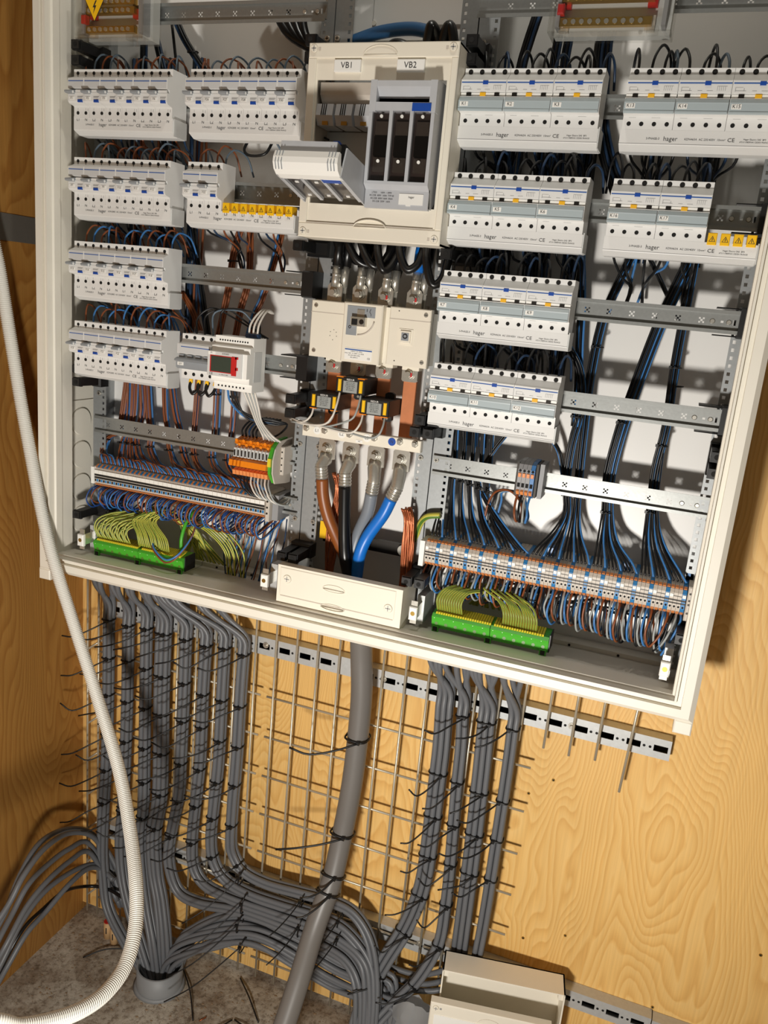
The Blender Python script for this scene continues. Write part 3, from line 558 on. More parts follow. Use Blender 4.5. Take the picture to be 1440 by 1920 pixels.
def comb(x, z, mods, right, label, capped=0, first=0, tagtext='hager'):
    """connection strip clipped under a bank of breakers"""
    t = thing('connection_strip', label, 'strip', (x, 0, z - .109))
    W = mods * MOD
    y0 = -.0032 if right else .0006
    ztop = -.0825 if right else -.0790
    mb = MB().prism([(y0, z + ztop), (y0, z - .1015), (y0 + .0005, z - .1030), (.016, z - .1095), (.040, z - .1095), (.040, z - .0835), (y0 + .002, z - .0835)], x - .0012, x + W + .0012)
    part('housing', mb, 'device', t)
    part('seam', MB().box(x - .0012, x + W + .0012, y0 - .0003, y0, z - .1018, z - .1012) if right else MB().box(x, x + W, y0 - .0004, y0, z - .0800, z - .0794), 'grey_print', t)
    zl = z - .0925 - .15 * 0
    o = t.location
    lz = (z - .0945) if right else (z - .0930)
    yy = y0 - .0004
    loc = lambda X, Z: (X - o[0], yy - o[1], Z + H - o[2])
    text('hager', t, *loc(x + W * (.33 if right else .30), lz), .0088 if right else .0078, 'print', 1.0)
    text('KDN463A  AC 230/400V  10mm²' if right else 'KDN280E  AC 230/400V  10mm²', t, *loc(x + W * .55 if right else x + W * .49, lz), .0040, 'print')
    text('CE', t, *loc(x + W * (.715 if right else .665), lz), .0072, 'print', 1.15)
    text('Hager Electro SAS  BP3', t, *loc(x + W * .86 if right else x + W * .80, lz + .0015), .0031, 'print')
    text('67215 OBERNAI CEDEX FRANCE', t, *loc(x + W * .86 if right else x + W * .80, lz - .0020), .0027, 'print')
    text('3-PHASE-3', t, *loc(x + W * .215 if right else x + W * .165, lz), .0042, 'print')
    if not right:
        for i in range(mods):
            text(('L%d' % (1 + (i // 2) % 3)) if i % 2 == 0 else 'N', t, *loc(x + MOD * (i + .5), z - .0848), .0072, 'print')
    part('end_cap', MB().box(x + W + .0012, x + W + .0030, y0 + .002, .042, z - .1085, z - .0800), 'device_side', t)
    for i in range(mods - capped, mods):
        c = part('warning_cap', MB().bevbox(x + MOD * i + .0030, x + MOD * (i + 1) - .0020, -.0055 if right else -.002, .018, z + ztop - .0035, z + ztop + .0135, .001), 'yellow', t)
        cx, cz, cy = x + MOD * (i + .5) + .0005, z + ztop + .004, (-.0055 if right else -.002) - .0003
        tri = MB(); tri.v += [(cx - .0046, cy, cz - .003), (cx + .0046, cy, cz - .003), (cx, cy, cz + .005)]; tri.face([0, 1, 2])
        tr = part('triangle', tri, 'print', c)
        tri = MB(); tri.v += [(cx - .0034, cy - .0002, cz - .0023), (cx + .0034, cy - .0002, cz - .0023), (cx, cy - .0002, cz + .0035)]; tri.face([0, 1, 2])
        tri.box(cx, cx, 0, 0, 0, 0) if False else None
        part('triangle_field', tri, 'yellow', c)
        part('bolt_sign', MB().box(cx - .0005, cx + .0005, cy - .0005, cy - .0002, cz - .0018, cz + .0020), 'print', c)
    return t
BANKS = []
first2 = [True]; first4 = [True]
def bank2(x, r, n, tag0, where, mods=12, capped=0):
    z = -.15 * r
    for i in range(n):
        lab = '%s grey breaker from the left in the %s' % (ORD[i], where) if i < n - 1 or n == 1 else 'last grey breaker on the right in the %s' % where
        if first2[0]: o = B2; o.location = (x, 0, z + H); ORG[o.name] = Vector(o.location); first2[0] = False
        else: o = copy_tree(B2, None, (x + i * 2 * MOD, 0, z))
        tag(o, lab, 'breaker', 'two-pole breakers of the left side')
        BANKS.append((o, 'F%d' % (tag0 + i), .009, -.0174, -.0522, .0052))
    comb(x, z, mods, False, 'white printed connection strip under the %s' % where, capped)
def bank4(x, r, n, tags, where, mods=12, capped=0):
    z = -.15 * r
    for i in range(n):
        lab = 'wide %s breaker from the left in the %s' % (ORD[i], where)
        if first4[0]: o = B4; o.location = (x, 0, z + H); ORG[o.name] = Vector(o.location); first4[0] = False
        else: o = copy_tree(B4, None, (x + i * 4 * MOD, 0, z))
        tag(o, lab, 'breaker', 'four-pole breakers of the right side')
        BANKS.append((o, tags[i], .0095, -.0236, -.0551, .0066))
    comb(x, z, mods, True, 'white printed connection strip under the %s' % where, capped)
C0, C1, C3, C4 = 0.0, .250, .7442, .9922
bank2(C0, 0, 6, 1, 'topmost bank by the left cabinet side')
bank2(C1, 0, 6, 25, 'topmost bank left of the fuse cover')
bank2(C0, 1, 6, 7, 'second bank down by the left cabinet side')
bank2(C1, 1, 2, 31, 'pair next to the yellow warning caps', 12, 8)
bank2(C0, 2, 6, 13, 'third bank down by the left cabinet side')
bank2(C0, 3, 6, 19, 'lowest bank by the left cabinet side')
bank4(C3, 0, 3, ('K1', 'K2', 'K3'), 'topmost bank right of the fuse cover')
bank4(C4, 0, 3, ('K13', 'K14', 'K15'), 'topmost bank cut by the right picture edge')
bank4(C3, 1, 3, ('K4', 'K5', 'K6'), 'second bank down right of the fuse cover')
bank4(C4, 1, 2, ('K16', 'K17'), 'pair next to four yellow warning caps', 12, 4)
bank4(C3, 2, 3, ('K7', 'K8', 'K9'), 'third bank down right of the main switch')
bank4(C3, 3, 3, ('K10', 'K11', 'K12'), 'lowest bank right of the current transformers')
for o, s, x, y, z, sz in BANKS: text(s, o, x, y, z, sz, 'print')

# four-pole switch and energy meter in the lowest left row
z3 = -.45
t = thing('isolator_switch', 'four-pole grey isolator switch between the lowest left breakers and the energy meter', 'switch', (.249, 0, z3 - .083))
xs_, W = .249, 4 * MOD
part('body', MB().prism([(.044, z3), (0, z3), (0, z3 - .010), (-.003, z3 - .016), (-.016, z3 - .0185), (-.016, z3 - .036), (-.009, z3 - .037), (-.009, z3 - .043), (-.016, z3 - .044), (-.016, z3 - .062), (0, z3 - .064), (0, z3 - .083), (.044, z3 - .083)], xs_, xs_ + W), 'device', t)
np_ = part('nameplate', MB().box(xs_ + .001, xs_ + W - .001, -.0164, -.016, z3 - .0355, z3 - .0195), 'device_grey', t)
part('blue_line', MB().box(xs_ + .008, xs_ + W - .001, -.0167, -.0164, z3 - .0240, z3 - .0226), 'blue_print', np_)
for i in range(4):
    lv = part('toggle_lever', MB().box(xs_ + MOD * i + .003, xs_ + MOD * i + .0125, -.0150, -.0085, z3 - .0430, z3 - .0375), 'lever_grey', t)
    part('screw_top', MB().cyl((xs_ + MOD * (i + .5), 0, z3 - .0062), (xs_ + MOD * (i + .5), -.0004, z3 - .0062), .0034, 10), 'hole', t)
    part('screw_bottom', MB().cyl((xs_ + MOD * (i + .5), 0, z3 - .074), (xs_ + MOD * (i + .5), -.0004, z3 - .074), .0034, 10), 'hole', t)
part('linked_handle', MB().prism([(-.0160, z3 - .0430), (-.0250, z3 - .0455), (-.0270, z3 - .0490), (-.0235, z3 - .0500), (-.0200, z3 - .0505), (-.0200, z3 - .0610), (-.0160, z3 - .0640)], xs_ + .0005, xs_ + W - .0005), 'lever_grey', t)
part('label_tag', MB().box(xs_ + .004, xs_ + .017, -.0207, -.0200, z3 - .0575, z3 - .0515), 'label', t)
text('Q01', t, .0105, -.0210, .083 - .0545, .0045)
t = thing('energy_meter', 'white energy meter with grey-green display and red corner print', 'meter', (.323, 0, z3 - .098))
a, b = .3215, .4015
part('body', MB().prism([(.044, z3 + .004), (-.002, z3 + .004), (-.002, z3 - .012), (-.013, z3 - .014), (-.013, z3 - .022), (-.013, z3 - .024), (-.024, z3 - .024), (-.024, z3 - .068), (-.013, z3 - .068), (-.013, z3 - .078), (-.002, z3 - .080), (-.002, z3 - .094), (.044, z3 - .094)], a, b), 'label', t)
fp = part('front_panel', MB().bevbox(a - .0005, a + .071, -.0275, -.024, z3 - .068, z3 - .0235, .0008), 'screen_bezel', t)
part('red_border', MB().box(a + .0055, a + .0575, -.0279, -.0275, z3 - .0610, z3 - .0305), 'red', fp)
part('display', MB().box(a + .008, a + .0495, -.0284, -.0279, z3 - .0595, z3 - .0320), 'lcd', fp)
part('red_corner', MB().box(a + .051, a + .061, -.0287, -.0279, z3 - .0640, z3 - .0300).box(a + .058, a + .064, -.0287, -.0279, z3 - .034, z3 - .030).box(a + .059, a + .064, -.0287, -.0279, z3 - .054, z3 - .049), 'red', fp)
part('label_tag', MB().box(a + .002, a + .016, -.0284, -.0275, z3 - .0300, z3 - .0240), 'label', fp)
text('P1', t, .0075, -.0288, .0711, .0042); text('ECR380D', t, .036, -.0279, .0712, .0036); text('CE', t, .007, -.0279, .0338, .006); text('10...500mA  80A', t, .033, -.0279, .0335, .0028)
for i in range(12): part('terminal_hole', MB().disc((a + .010 + i * .0052, -.0023, z3 - .0035), .0017, 8), 'hole', t)
for i in range(8): part('terminal_hole', MB().disc((a + .010 + i * .0076, -.0023, z3 - .0870), .0019, 8), 'hole', t)
part('vent_side', MB().box(b, b + .0003, .002, .030, z3 - .075, z3 - .020), 'device_side', t)

# ------------------------------------------------------------------ clear-covered distribution blocks at the top
def dist_block(x0, x1, ztop, zbot, label, sign):
    t = thing('distribution_block', label, 'terminal block', ((x0 + x1) / 2, .0, zbot))
    part('base', MB().box(x0 + .004, x1 - .004, .030, .050, zbot + .004, ztop - .004), 'device_side', t)
    for k, z in enumerate((ztop - .022, (ztop + zbot) / 2 + .006, zbot + .018)):
        bar = part('brass_bar', MB().box(x0 + .014, x1 - .030, .010, .020, z - .0055, z + .0055), 'brass', t)
        for i in range(int((x1 - x0 - .05) / .012)):
            part('bar_screw', MB().cyl((x0 + .022 + i * .012, .010, z), (x0 + .022 + i * .012, .0078, z), .0036, 8), 'tin', bar)
        part('insulator', MB().box(x0 + .012, x0 + .026, .020, .031, z - .010, z + .010).box(x1 - .040, x1 - .026, .020, .031, z - .010, z + .010), 'red' if k == 1 else 'tb_beige', t)
    part('end_block', MB().box(x0 + .008, x0 + .014, .006, .030, zbot + .010, ztop - .010).box(x1 - .016, x1 - .010, .004, .030, zbot + .010, ztop - .010), 'tb_grey', t)
    part('red_plug', MB().bevbox(x0 + .010, x0 + .020, .000, .012, zbot + .026, zbot + .040, .002), 'red', t)
    cov = MB()
    cov.box(x0, x1, -.004, -.0022, zbot, ztop).box(x0, x1, -.004, .048, zbot, zbot + .0018).box(x0, x0 + .0018, -.004, .048, zbot, ztop).box(x1 - .0018, x1, -.004, .048, zbot, ztop).box(x0, x1, -.004, .048, ztop - .0018, ztop)
    cv = part('clear_cover', cov, 'clear', t)
    part('latch', MB().bevbox(x0 + .010, x0 + .026, -.008, .006, zbot - .004, zbot + .006, .001), 'clear', cv)
    part('latch', MB().bevbox(x1 - .034, x1 - .018, -.008, .006, zbot - .004, zbot + .006, .001), 'clear', cv)
    if sign:
        cx, cz = x0 + .045, zbot + .050
        for s_, m_, dy in ((.026, 'print', -.0045), (.0235, 'yellow', -.0048)):
            tr = MB(); tr.v += [(cx - s_ * .9, dy, cz + s_ * .6), (cx + s_ * .9, dy, cz + s_ * .6), (cx, dy, cz - s_ * .95)]; tr.face([0, 1, 2])
            part('warning_triangle' if m_ == 'print' else 'triangle_field', tr, m_, t)
        zb = MB(); zb.v += [(cx + .002, -.005, cz + .010), (cx - .004, -.005, cz - .001), (cx - .0005, -.005, cz - .001), (cx - .003, -.005, cz - .012), (cx + .004, -.005, cz + .002), (cx + .0005, -.005, cz + .002), (cx + .005, -.005, cz + .010)]
        zb.face(list(range(7))); part('bolt_sign', zb, 'print', t)
    return t
dist_block(.004, .152, .135, .050, 'clear-covered brass distribution block with a yellow warning triangle at the top left', True)
dist_block(.864, 1.040, .135, .047, 'clear-covered brass distribution block at the top right', False)
# ------------------------------------------------------------------ fuse cover with the two fuse switches
def cross_screw(x, y, z, parent, r=.0065, m='cream_cover', name='cover_screw'):
    s = part(name, MB().cyl((x, y, z), (x, y - .002, z), r, 14, r * .85), m, parent)
    part('recess', MB().box(x - r * .6, x + r * .6, y - .0024, y - .002, z - .0007, z + .0007).box(x - .0007, x + .0007, y - .0024, y - .002, z - r * .6, z + r * .6), 'grey_print', s)
    return s
cv = thing('fuse_cover', 'tall cream plastic cover framing two fuse switches, with VB1 and VB2 labels', 'cover', (.6185, 0, -.266))
cx0, cx1, cz0, cz1, cy = .494, .743, -.266, .027, -.040
ox0, ox1, oz0, oz1 = .511, .7275, -.212, -.026
shell = MB()
shell.box(cx0, cx0 + .003, cy + .003, .022, cz0, cz1).box(cx1 - .003, cx1, cy + .003, .022, cz0, cz1).box(cx0, cx1, cy + .003, .022, cz1 - .003, cz1).box(cx0, cx1, cy + .003, .022, cz0, cz0 + .003)
part('side_walls', shell, 'cream_cover', cv)
fr = MB()
fr.bevbox(cx0, cx1, cy, cy + .004, .005, cz1, .0015).bevbox(cx0, cx1, cy, cy + .004, cz0, -.243, .0015).bevbox(cx0, ox0 - .003, cy, cy + .004, -.243, .005, .0012).bevbox(ox1 + .005, cx1, cy, cy + .004, -.243, .005, .0012)
part('front_frame', fr, 'cream_cover', cv)
pn = MB()
pn.box(ox0 - .004, ox1 + .006, cy + .003, cy + .006, oz1, .006).box(ox0 - .004, ox1 + .006, cy + .003, cy + .006, -.2435, oz0).box(ox0 - .004, ox0, cy + .003, cy + .006, oz0, oz1).box(ox1, ox1 + .006, cy + .003, cy + .006, oz0, oz1)
part('recessed_panel', pn, 'cream_cover', cv)
def finger_grip(parent, xc, zb, w_, h_, y, up=1):
    mb = MB(); n = 12; o = len(mb.v)
    for i in range(n + 1):
        a = PI * i / n; mb.v.append((xc + w_ * math.cos(a), y - .0004, zb + up * h_ * math.sin(a)))
    for i in range(n + 1):
        a = PI * i / n; mb.v.append((xc + w_ * .86 * math.cos(a), y + .007, zb + up * h_ * .82 * math.sin(a)))
    for i in range(n): mb.face([i, i + 1, n + 2 + i, n + 1 + i], True)
    mb.face([n + 1 + i for i in range(n + 1)])
    part('finger_grip', mb, 'cream_cover', parent)
    rim = MB(); rim.tube([(xc + w_ * math.cos(PI * i / n), y - .0006, zb + up * h_ * math.sin(PI * i / n)) for i in range(n + 1)], .0008, 5)
    rim.tube([(xc - w_, y - .0006, zb), (xc + w_, y - .0006, zb)], .0009, 5)
    part('grip_rim', rim, 'cream_cover', parent)
finger_grip(cv, .617, .0085, .028, .014, cy)
finger_grip(cv, .622, -.2455, .028, .012, cy)
for x, z in ((.5035, .0185), (.7335, .0185), (.5035, -.257), (.7335, -.257)): cross_screw(x, cy, z, cv)
for x, z in ((.513, .0185), (.724, .0185), (.513, -.257), (.724, -.257)): part('screw_mark', MB().box(x - .002, x + .002, cy - .0004, cy, z - .003, z + .002), 'tb_beige', cv)
for x, s in ((.563, 'VB1'), (.6685, 'VB2')):
    lp = part('label_plate', MB().bevbox(x - .0225, x + .0225, cy - .003, cy + .003, -.0155, .002, .001), 'label', cv)
    text(s, cv, x - .6185, cy - .0034, -.0068 + .266, .0125, 'print')
part('bottom_groove', MB().box(.508, .729, cy - .0003, cy + .0005, -.2432, -.2418), 'tb_beige', cv)

# fuse base of the open switch (VB1)
vb1 = thing('fuse_holder', 'opened fuse switch base with three metal clips behind label VB1', 'fuse switch', (.565, .0, -.212))
part('base', MB().box(.506, .613, .028, .034, -.214, -.026).box(.506, .509, -.028, .028, -.214, -.026).box(.612, .6145, -.028, .028, -.214, -.026), 'tb_beige', vb1)
part('top_bar', MB().prism([(-.030, -.028), (-.030, -.046), (-.018, -.060), (.02, -.060), (.02, -.028)], .514, .612), 'tb_beige', vb1)
for i in range(3):
    x = .512 + i * .0335
    j = part('fuse_clip', MB().prism([(-.034, -.0605), (-.038, -.078), (-.030, -.092), (.01, -.092), (.01, -.0605)], x, x + .029), 'fuse_grey', vb1)
    for q in (.009, .0125, .016): part('contact_fin', MB().prism([(-.0345, -.0602), (-.0392, -.077), (-.036, -.080), (-.031, -.0602)], x + q, x + q + .0015), 'screw_dark', j)
    part('contact', MB().box(x + .010, x + .020, -.0335, -.028, -.0915, -.082), 'brass', j)
part('inner_wall', MB().box(.509, .612, .018, .028, -.150, -.092), 'device_side', vb1)
part('painted_gap_shadow', MB().box(.509, .612, .0165, .018, -.1515, -.1490), 'dark', vb1)  # thin dark strip painted in as gap shade along the inner wall's lower edge
for i in range(9): part('vent_slit', MB().box(.5125, .5145, -.002, .016, -.106 - i * .0062, -.1035 - i * .0062), 'dark', vb1)
part('mark', MB().box(.594, .5985, .0170, .018, -.108, -.098), 'print', vb1)

def lid_parts(t, M, loc_free=False):
    pass
# closed fuse switch (VB2)
vb2 = thing('fuse_switch', 'closed grey fuse switch with three dark windows under label VB2', 'fuse switch', (.668, 0, -.214))
a, b, yf = .6165, .7225, -.066
part('body', MB().box(a, b, yf + .014, .02, -.214, -.030), 'fuse_grey', vb2)
top = MB().prism([(yf + .014, -.030), (yf, -.034), (yf, -.042), (yf + .016, -.058), (yf + .016, -.062), (yf, -.064), (yf, -.076), (yf + .014, -.076)], a, b)
top.box(a - .0006, a + .010, yf - .0006, yf + .0135, -.0775, -.0330).box(b - .010, b + .0006, yf - .0006, yf + .0135, -.0775, -.0330)
part('grip_bar', top, 'fuse_grey', vb2)
part('blue_tab', MB().box(b - .036, b - .006, yf - .0022, yf, -.0765, -.0655), 'blue_part', vb2)
# window door: frame bars around three smoked windows
dr = MB()
for x in (a, a + .0335, a + .067, b - .0055): dr.box(x, x + .0055, yf, yf + .014, -.1775, -.076)
dr.prism([(yf, -.1775), (yf, -.182), (yf + .014, -.192), (yf + .014, -.1775)], a, b)
part('door_frame', dr, 'fuse_grey', vb2)
for i in range(3):
    x = a + .0055 + i * .0335
    wn = part('fuse_window', MB().box(x, x + .028, yf + .0045, yf + .0056, -.1775, -.0785), 'smoke', vb2)
    part('dark_bottom', MB().box(x, x + .028, yf + .0128, yf + .014, -.1775, -.0785), 'fuse_window', vb2)
    for z in (-.0835, -.1480): part('window_pin', MB().cyl((x + .014, yf + .0045, z), (x + .014, yf + .0028, z), .0026, 10), 'label', vb2)
    part('fuse_cap', MB().box(x + .004, x + .024, yf + .008, yf + .013, -.1095, -.0900).box(x + .004, x + .024, yf + .008, yf + .013, -.163, -.142), 'tin', vb2)
    part('fuse_body', MB().box(x + .003, x + .025, yf + .0075, yf + .012, -.1395, -.1115), 'screw_dark', vb2)
    part('window_foot', MB().prism([(yf + .0035, -.1765), (yf + .0035, -.1815), (yf + .012, -.188), (yf + .0135, -.1765)], x, x + .028), 'bar_grey', vb2)
lowp = part('lower_plate', MB().prism([(yf + .014, -.185), (yf + .010, -.188), (yf + .010, -.2165), (yf + .02, -.2165)], a, b), 'fuse_grey', vb2)
part('rating_plate', MB().box(a + .058, b - .008, yf + .0088, yf + .010, -.2095, -.1935).box(a + .070, a + .078, yf + .0088, yf + .010, -.2115, -.2095), 'label', lowp)
for i, s in enumerate(('LT052      160A  ~ 690V', 'AC-23B  400V  160A  TYP 00', 'AC-22B  690V 160A  50kA', 'DC-22B  250V  160A')):
    text(s, vb2, -.0230, yf + .0092, -.1935 - i * .0044 + .214, .0034, 'print')
text('hager', vb2, .0270, yf + .0082, -.1985 + .214, .0045, 'print')

# door of the open fuse switch, swung out and down on its lower hinge
th = math.radians(76)
Mlid = Matrix.Translation((.5085, -.050, -.213)) @ Matrix(((1, 0, 0, 0), (0, math.cos(th), -math.sin(th), 0), (0, math.sin(th), math.cos(th), 0), (0, 0, 0, 1)))
lid = thing('fuse_door', 'grey fuse switch door swung open below label VB1, carrying fuses', 'fuse switch', (.5615, -.06, -.215))
def lp(name, mb, m, parent): mb.xform(Mlid); return part(name, mb, m, parent)
LW_, LL = .106, .124
fr = MB()      # local: x across, y thickness (0 = front face, + = inside), z from the hinge outwards
for x in (0, .0335, .067, LW_ - .0055): fr.box(x, x + .0055, 0, .014, .012, LL - .030)
fr.box(0, LW_, .014, .022, .0, LL - .03)
fr.prism([(0, 0), (.052, 0), (.052, .020), (.046, LL - .024), (0, LL - .018)], -.001, .0015).prism([(0, 0), (.052, 0), (.052, .020), (.046, LL - .024), (0, LL - .018)], LW_ - .0015, LW_ + .001)
lp('frame', fr, 'fuse_grey', lid)
cap = MB().prism([(.0, LL - .032), (.0, LL - .016), (.004, LL - .006), (.012, LL), (.020, LL + .001), (.030, LL - .002), (.030, LL - .008), (.014, LL - .014), (.014, LL - .032)], 0, LW_, 'x', False)
lp('curved_grip', cap, 'label', lid)
for x in (.004, .009, .014, LW_ - .016, LW_ - .011, LW_ - .006): lp('grip_line', MB().prism([(.0035, LL - .0055), (.012, LL + .0008), (.030, LL - .0010), (.030, LL - .0002), (.012, LL + .0016), (.0028, LL - .0050)], x, x + .0012), 'lever_grey', lid)
lp('top_flap', MB().box(.004, LW_ - .010, .028, .048, LL - .012, LL - .009), 'fuse_grey', lid)
lp('blue_tab', MB().box(LW_ - .036, LW_ - .006, -.001, .0, LL - .040, LL - .031), 'blue_part', lid)
for i in range(3):
    x = .0055 + i * .0335
    lp('fuse_window', MB().box(x, x + .028, .004, .005, .012, LL - .040), 'smoke', lid)
    lp('window_back', MB().box(x, x + .028, .012, .014, .012, LL - .032), 'lever_grey', lid)
    fu = lp('fuse', MB().box(x + .002, x + .026, .024, .056, .030, LL - .034), 'ct_black', lid)
    lp('fuse_blade', MB().box(x + .008, x + .020, .026, .052, LL - .034, LL - .018).box(x + .008, x + .020, .026, .052, .014, .030), 'tin', fu)
    lp('window_pin', MB().box(x + .011, x + .017, .0025, .004, .022, .026).box(x + .011, x + .017, .0025, .004, LL - .052, LL - .048), 'label', lid)
lp('blue_indicator', MB().box(LW_ - .026, LW_ - .016, .050, .058, LL - .040, LL - .028), 'blue_part', lid)

# ------------------------------------------------------------------ main switch
ms = thing('main_switch', 'wide cream main switch-disconnector between tinned cable lugs', 'switch', (.603, .06, -.468))
part('base', MB().box(.490, .716, .058, .10, -.462, -.372), 'cream_cover', ms)
lb_ = part('left_block', MB().bevbox(.489, .556, .045, .06, -.467, -.3665, .0015), 'cream_cover', ms)
part('groove', MB().box(.489, .556, .0446, .0455, -.3885, -.3870), 'tb_beige', lb_)
md = part('centre_block', MB().bevbox(.556, .630, .036, .06, -.469, -.365, .002), 'cream_cover', ms)
rt = part('right_block', MB().bevbox(.640, .716, .045, .06, -.466, -.3655, .0015), 'cream_cover', ms)
part('groove', MB().box(.640, .716, .0446, .0455, -.3870, -.3855), 'tb_beige', rt)
part('gap_floor', MB().box(.630, .640, .054, .06, -.465, -.368), 'cream_cover', ms)
part('handle_field', MB().box(.5635, .5835, .0352, .036, -.4215, -.3705).box(.5835, .6165, .0352, .036, -.389, -.3705), 'lever_grey', md)
kn = part('handle_socket', MB().bevbox(.575, .602, .024, .036, -.405, -.389, .002).box(.583, .597, .034, .036, -.389, -.376), 'tin', ms)
part('square_hole', MB().box(.5775, .5885, .0235, .0242, -.4030, -.3925), 'hole', kn)
part('lock_screw', MB().cyl((.5965, .024, -.397), (.5965, .0225, -.397), .0042, 12), 'screw_dark', kn)
arc = MB().tube([(.586 + .030 * math.sin(q), .0355, -.390 - .030 * math.cos(q)) for q in [i * PI / 20 for i in range(10)]], .0014, 6)
part('travel_groove', arc, 'tb_beige', md)
part('switch_sign', MB().box(.6005, .6015, .0347, .0352, -.379, -.374).tube([(.608, .035, -.374), (.606, .035, -.379), (.609, .035, -.383), (.609, .035, -.386)], .0005, 4), 'print', md)
part('off_ring', MB().tube([(.5705 + .0022 * math.cos(i * PI / 5), .0348, -.4075 + .0022 * math.sin(i * PI / 5)) for i in range(11)], .0006, 4), 'print', md)
pl_ = part('type_label', MB().box(.5645, .6165, .0353, .036, -.464, -.444), 'label', md)
part('blue_line', MB().box(.5645, .6165, .0350, .0353, -.4475, -.4455), 'blue_print', pl_)
for i, s in enumerate(('HAE410  Ith 1000A', 'Uimp 12kV  Ui 1000V  Icw 50kA', 'AC-23A 400V 630A', 'IEC 60947-3')): text(s, ms, .583 - .603 + (.004 if i == 0 else 0), .0349 - .06, -.4495 - i * .0036 + .468, .0028)
text('CE', ms, .611 - .603, .0349 - .06, -.460 + .468, .0045)
sq = part('square_boss', MB().box(.6605, .6865, .0438, .045, -.4285, -.4015).box(.664, .683, .041, .0438, -.425, -.405), 'cream_cover', rt)
part('boss_field', MB().box(.6665, .6800, .0404, .041, -.4215, -.4080), 'lever_grey', sq)
part('boss_ring', MB().tube([(.6735 + .0036 * math.cos(i * PI / 6), .0402, -.414 + .0036 * math.sin(i * PI / 6)) for i in range(13)], .0011, 5), 'print', sq)
for x, z in ((.498, -.376), (.499, -.456), (.7065, -.375), (.707, -.456)):
    s_ = part('corner_screw', MB().cyl((x, .0455, z), (x, .0435, z), .0042, 12, .0036), 'tin', ms)
    part('slot', MB().box(x - .0028, x + .0028, .0431, .0436, z - .0005, z + .0005), 'screw_dark', s_)
for x, z in ((.536, -.416), (.5295, -.420), (.529, -.427), (.535, -.434), (.541, -.420), (.542, -.427)): part('pin_hole', MB().disc((x, .0447, z), .0008, 6), 'hole', lb_)
for x, z in ((.657, -.372), (.656, -.458)): part('pin_hole', MB().disc((x, .0447, z), .0012, 6), 'hole', rt)
for x in (.527, .578, .628, .678):
    part('terminal_shelf', MB().box(x - .016, x + .016, .075, .10, -.372, -.360).box(x - .016, x + .016, .075, .10, -.474, -.462), 'cream_cover', ms)

def bolt(x, y, z, parent, r=.0085, red=False):
    w_ = part('washer', MB().cyl((x, y, z), (x, y - .002, z), r * 1.25, 16), 'tin', parent)
    b_ = part('bolt_head', MB().cyl((x, y - .002, z), (x, y - .008, z), r, 6), 'tin', w_)
    part('bolt_end', MB().cyl((x, y - .008, z), (x, y - .013, z), r * .62, 10), 'tin', w_)
    if red: part('torque_mark', MB().box(x + .001, x + r * .9, y - .0085, y - .0080, z - .004, z + .003), 'red', w_)
# lugs above the main switch with their black cables
UPL = (.5245, .5735, .6225, .6765)
for i, x in enumerate(UPL):
    z = -.351
    t = thing('cable_lug', '%s tinned cable lug from the left above the main switch' % ORD[i], 'cable lug', (x, .08, z - .014), 'lugs above the main switch')
    part('palm', MB().prism([(x - .014, z - .015), (x + .014, z - .015), (x + .014, z + .011), (x + .009, z + .017), (x - .009, z + .017), (x - .014, z + .011)], .062, .066, 'y'), 'tin', t)
    part('second_palm', MB().box(x - .010, x + .018, .072, .076, z - .015, z + .014), 'tin', t)
    br = part('barrel', MB().tube([(x, .063, z + .012), (x + .001, .060, z + .022), (x + .002, .060, z + .048)], .0075, 12, radii=[.0088, .0076, .0074]), 'tin', t)
    part('second_barrel', MB().tube([(x + .011, .074, z + .010), (x + .0135, .074, z + .048)], .0075, 10), 'tin', t)
    part('crimp', MB().cyl((x + .0015, .0602, z + .028), (x + .0017, .060, z + .034), .0079, 12), 'tin', br)
    bolt(x, .062, z, t, .0080, i > 1)
    part('heat_shrink', MB().tube([(x + .002, .060, z + .046), (x + .003, .062, z + .080), (x + .004, .07, z + .11)], .0092, 10), 'c_blue' if i == 3 else 'c_black', t)
    part('second_shrink', MB().tube([(x + .0135, .074, z + .046), (x + .015, .076, z + .08), (x + .017, .085, z + .11)], .0092, 10), 'c_black', t)
# thick black jumper cables hanging out of the fuse cover
JUMP = [
    [(.515, .06, -.255), (.528, .06, -.30), (.531, .062, -.33)], [(.548, .05, -.25), (.551, .045, -.285), (.568, .05, -.312), (.590, .06, -.318), (.60, .06, -.29), (.602, .06, -.25)],
    [(.578, .045, -.25), (.580, .035, -.285), (.598, .036, -.316), (.616, .045, -.318), (.632, .06, -.28), (.64, .06, -.25)], [(.612, .040, -.25), (.612, .030, -.29), (.624, .03, -.325), (.636, .04, -.318), (.65, .05, -.28), (.655, .05, -.25)],
    [(.655, .035, -.25), (.653, .028, -.292), (.668, .030, -.322), (.686, .034, -.312), (.694, .038, -.28), (.697, .04, -.25)], [(.703, .030, -.25), (.703, .022, -.30), (.717, .024, -.342), (.733, .03, -.333), (.740, .035, -.29), (.741, .04, -.25)],
    [(.590, .08, -.25), (.588, .085, -.31), (.582, .086, -.335)], [(.640, .08, -.25), (.637, .085, -.31), (.632, .086, -.335)], [(.690, .08, -.25), (.687, .085, -.31), (.683, .086, -.335)], [(.535, .085, -.25), (.545, .09, -.31), (.60, .09, -.36 + .05)]]
for i, p in enumerate(JUMP): wire([(q_[0], q_[1], q_[2] + (.020 if q_[2] < -.27 else .01)) for q_ in p], .0072, 'c_black', 'thick black flexible cable hanging below the fuse cover', 'cable', 'black jumper cables under the fuse cover', 8, 10, 'jumper_cable')
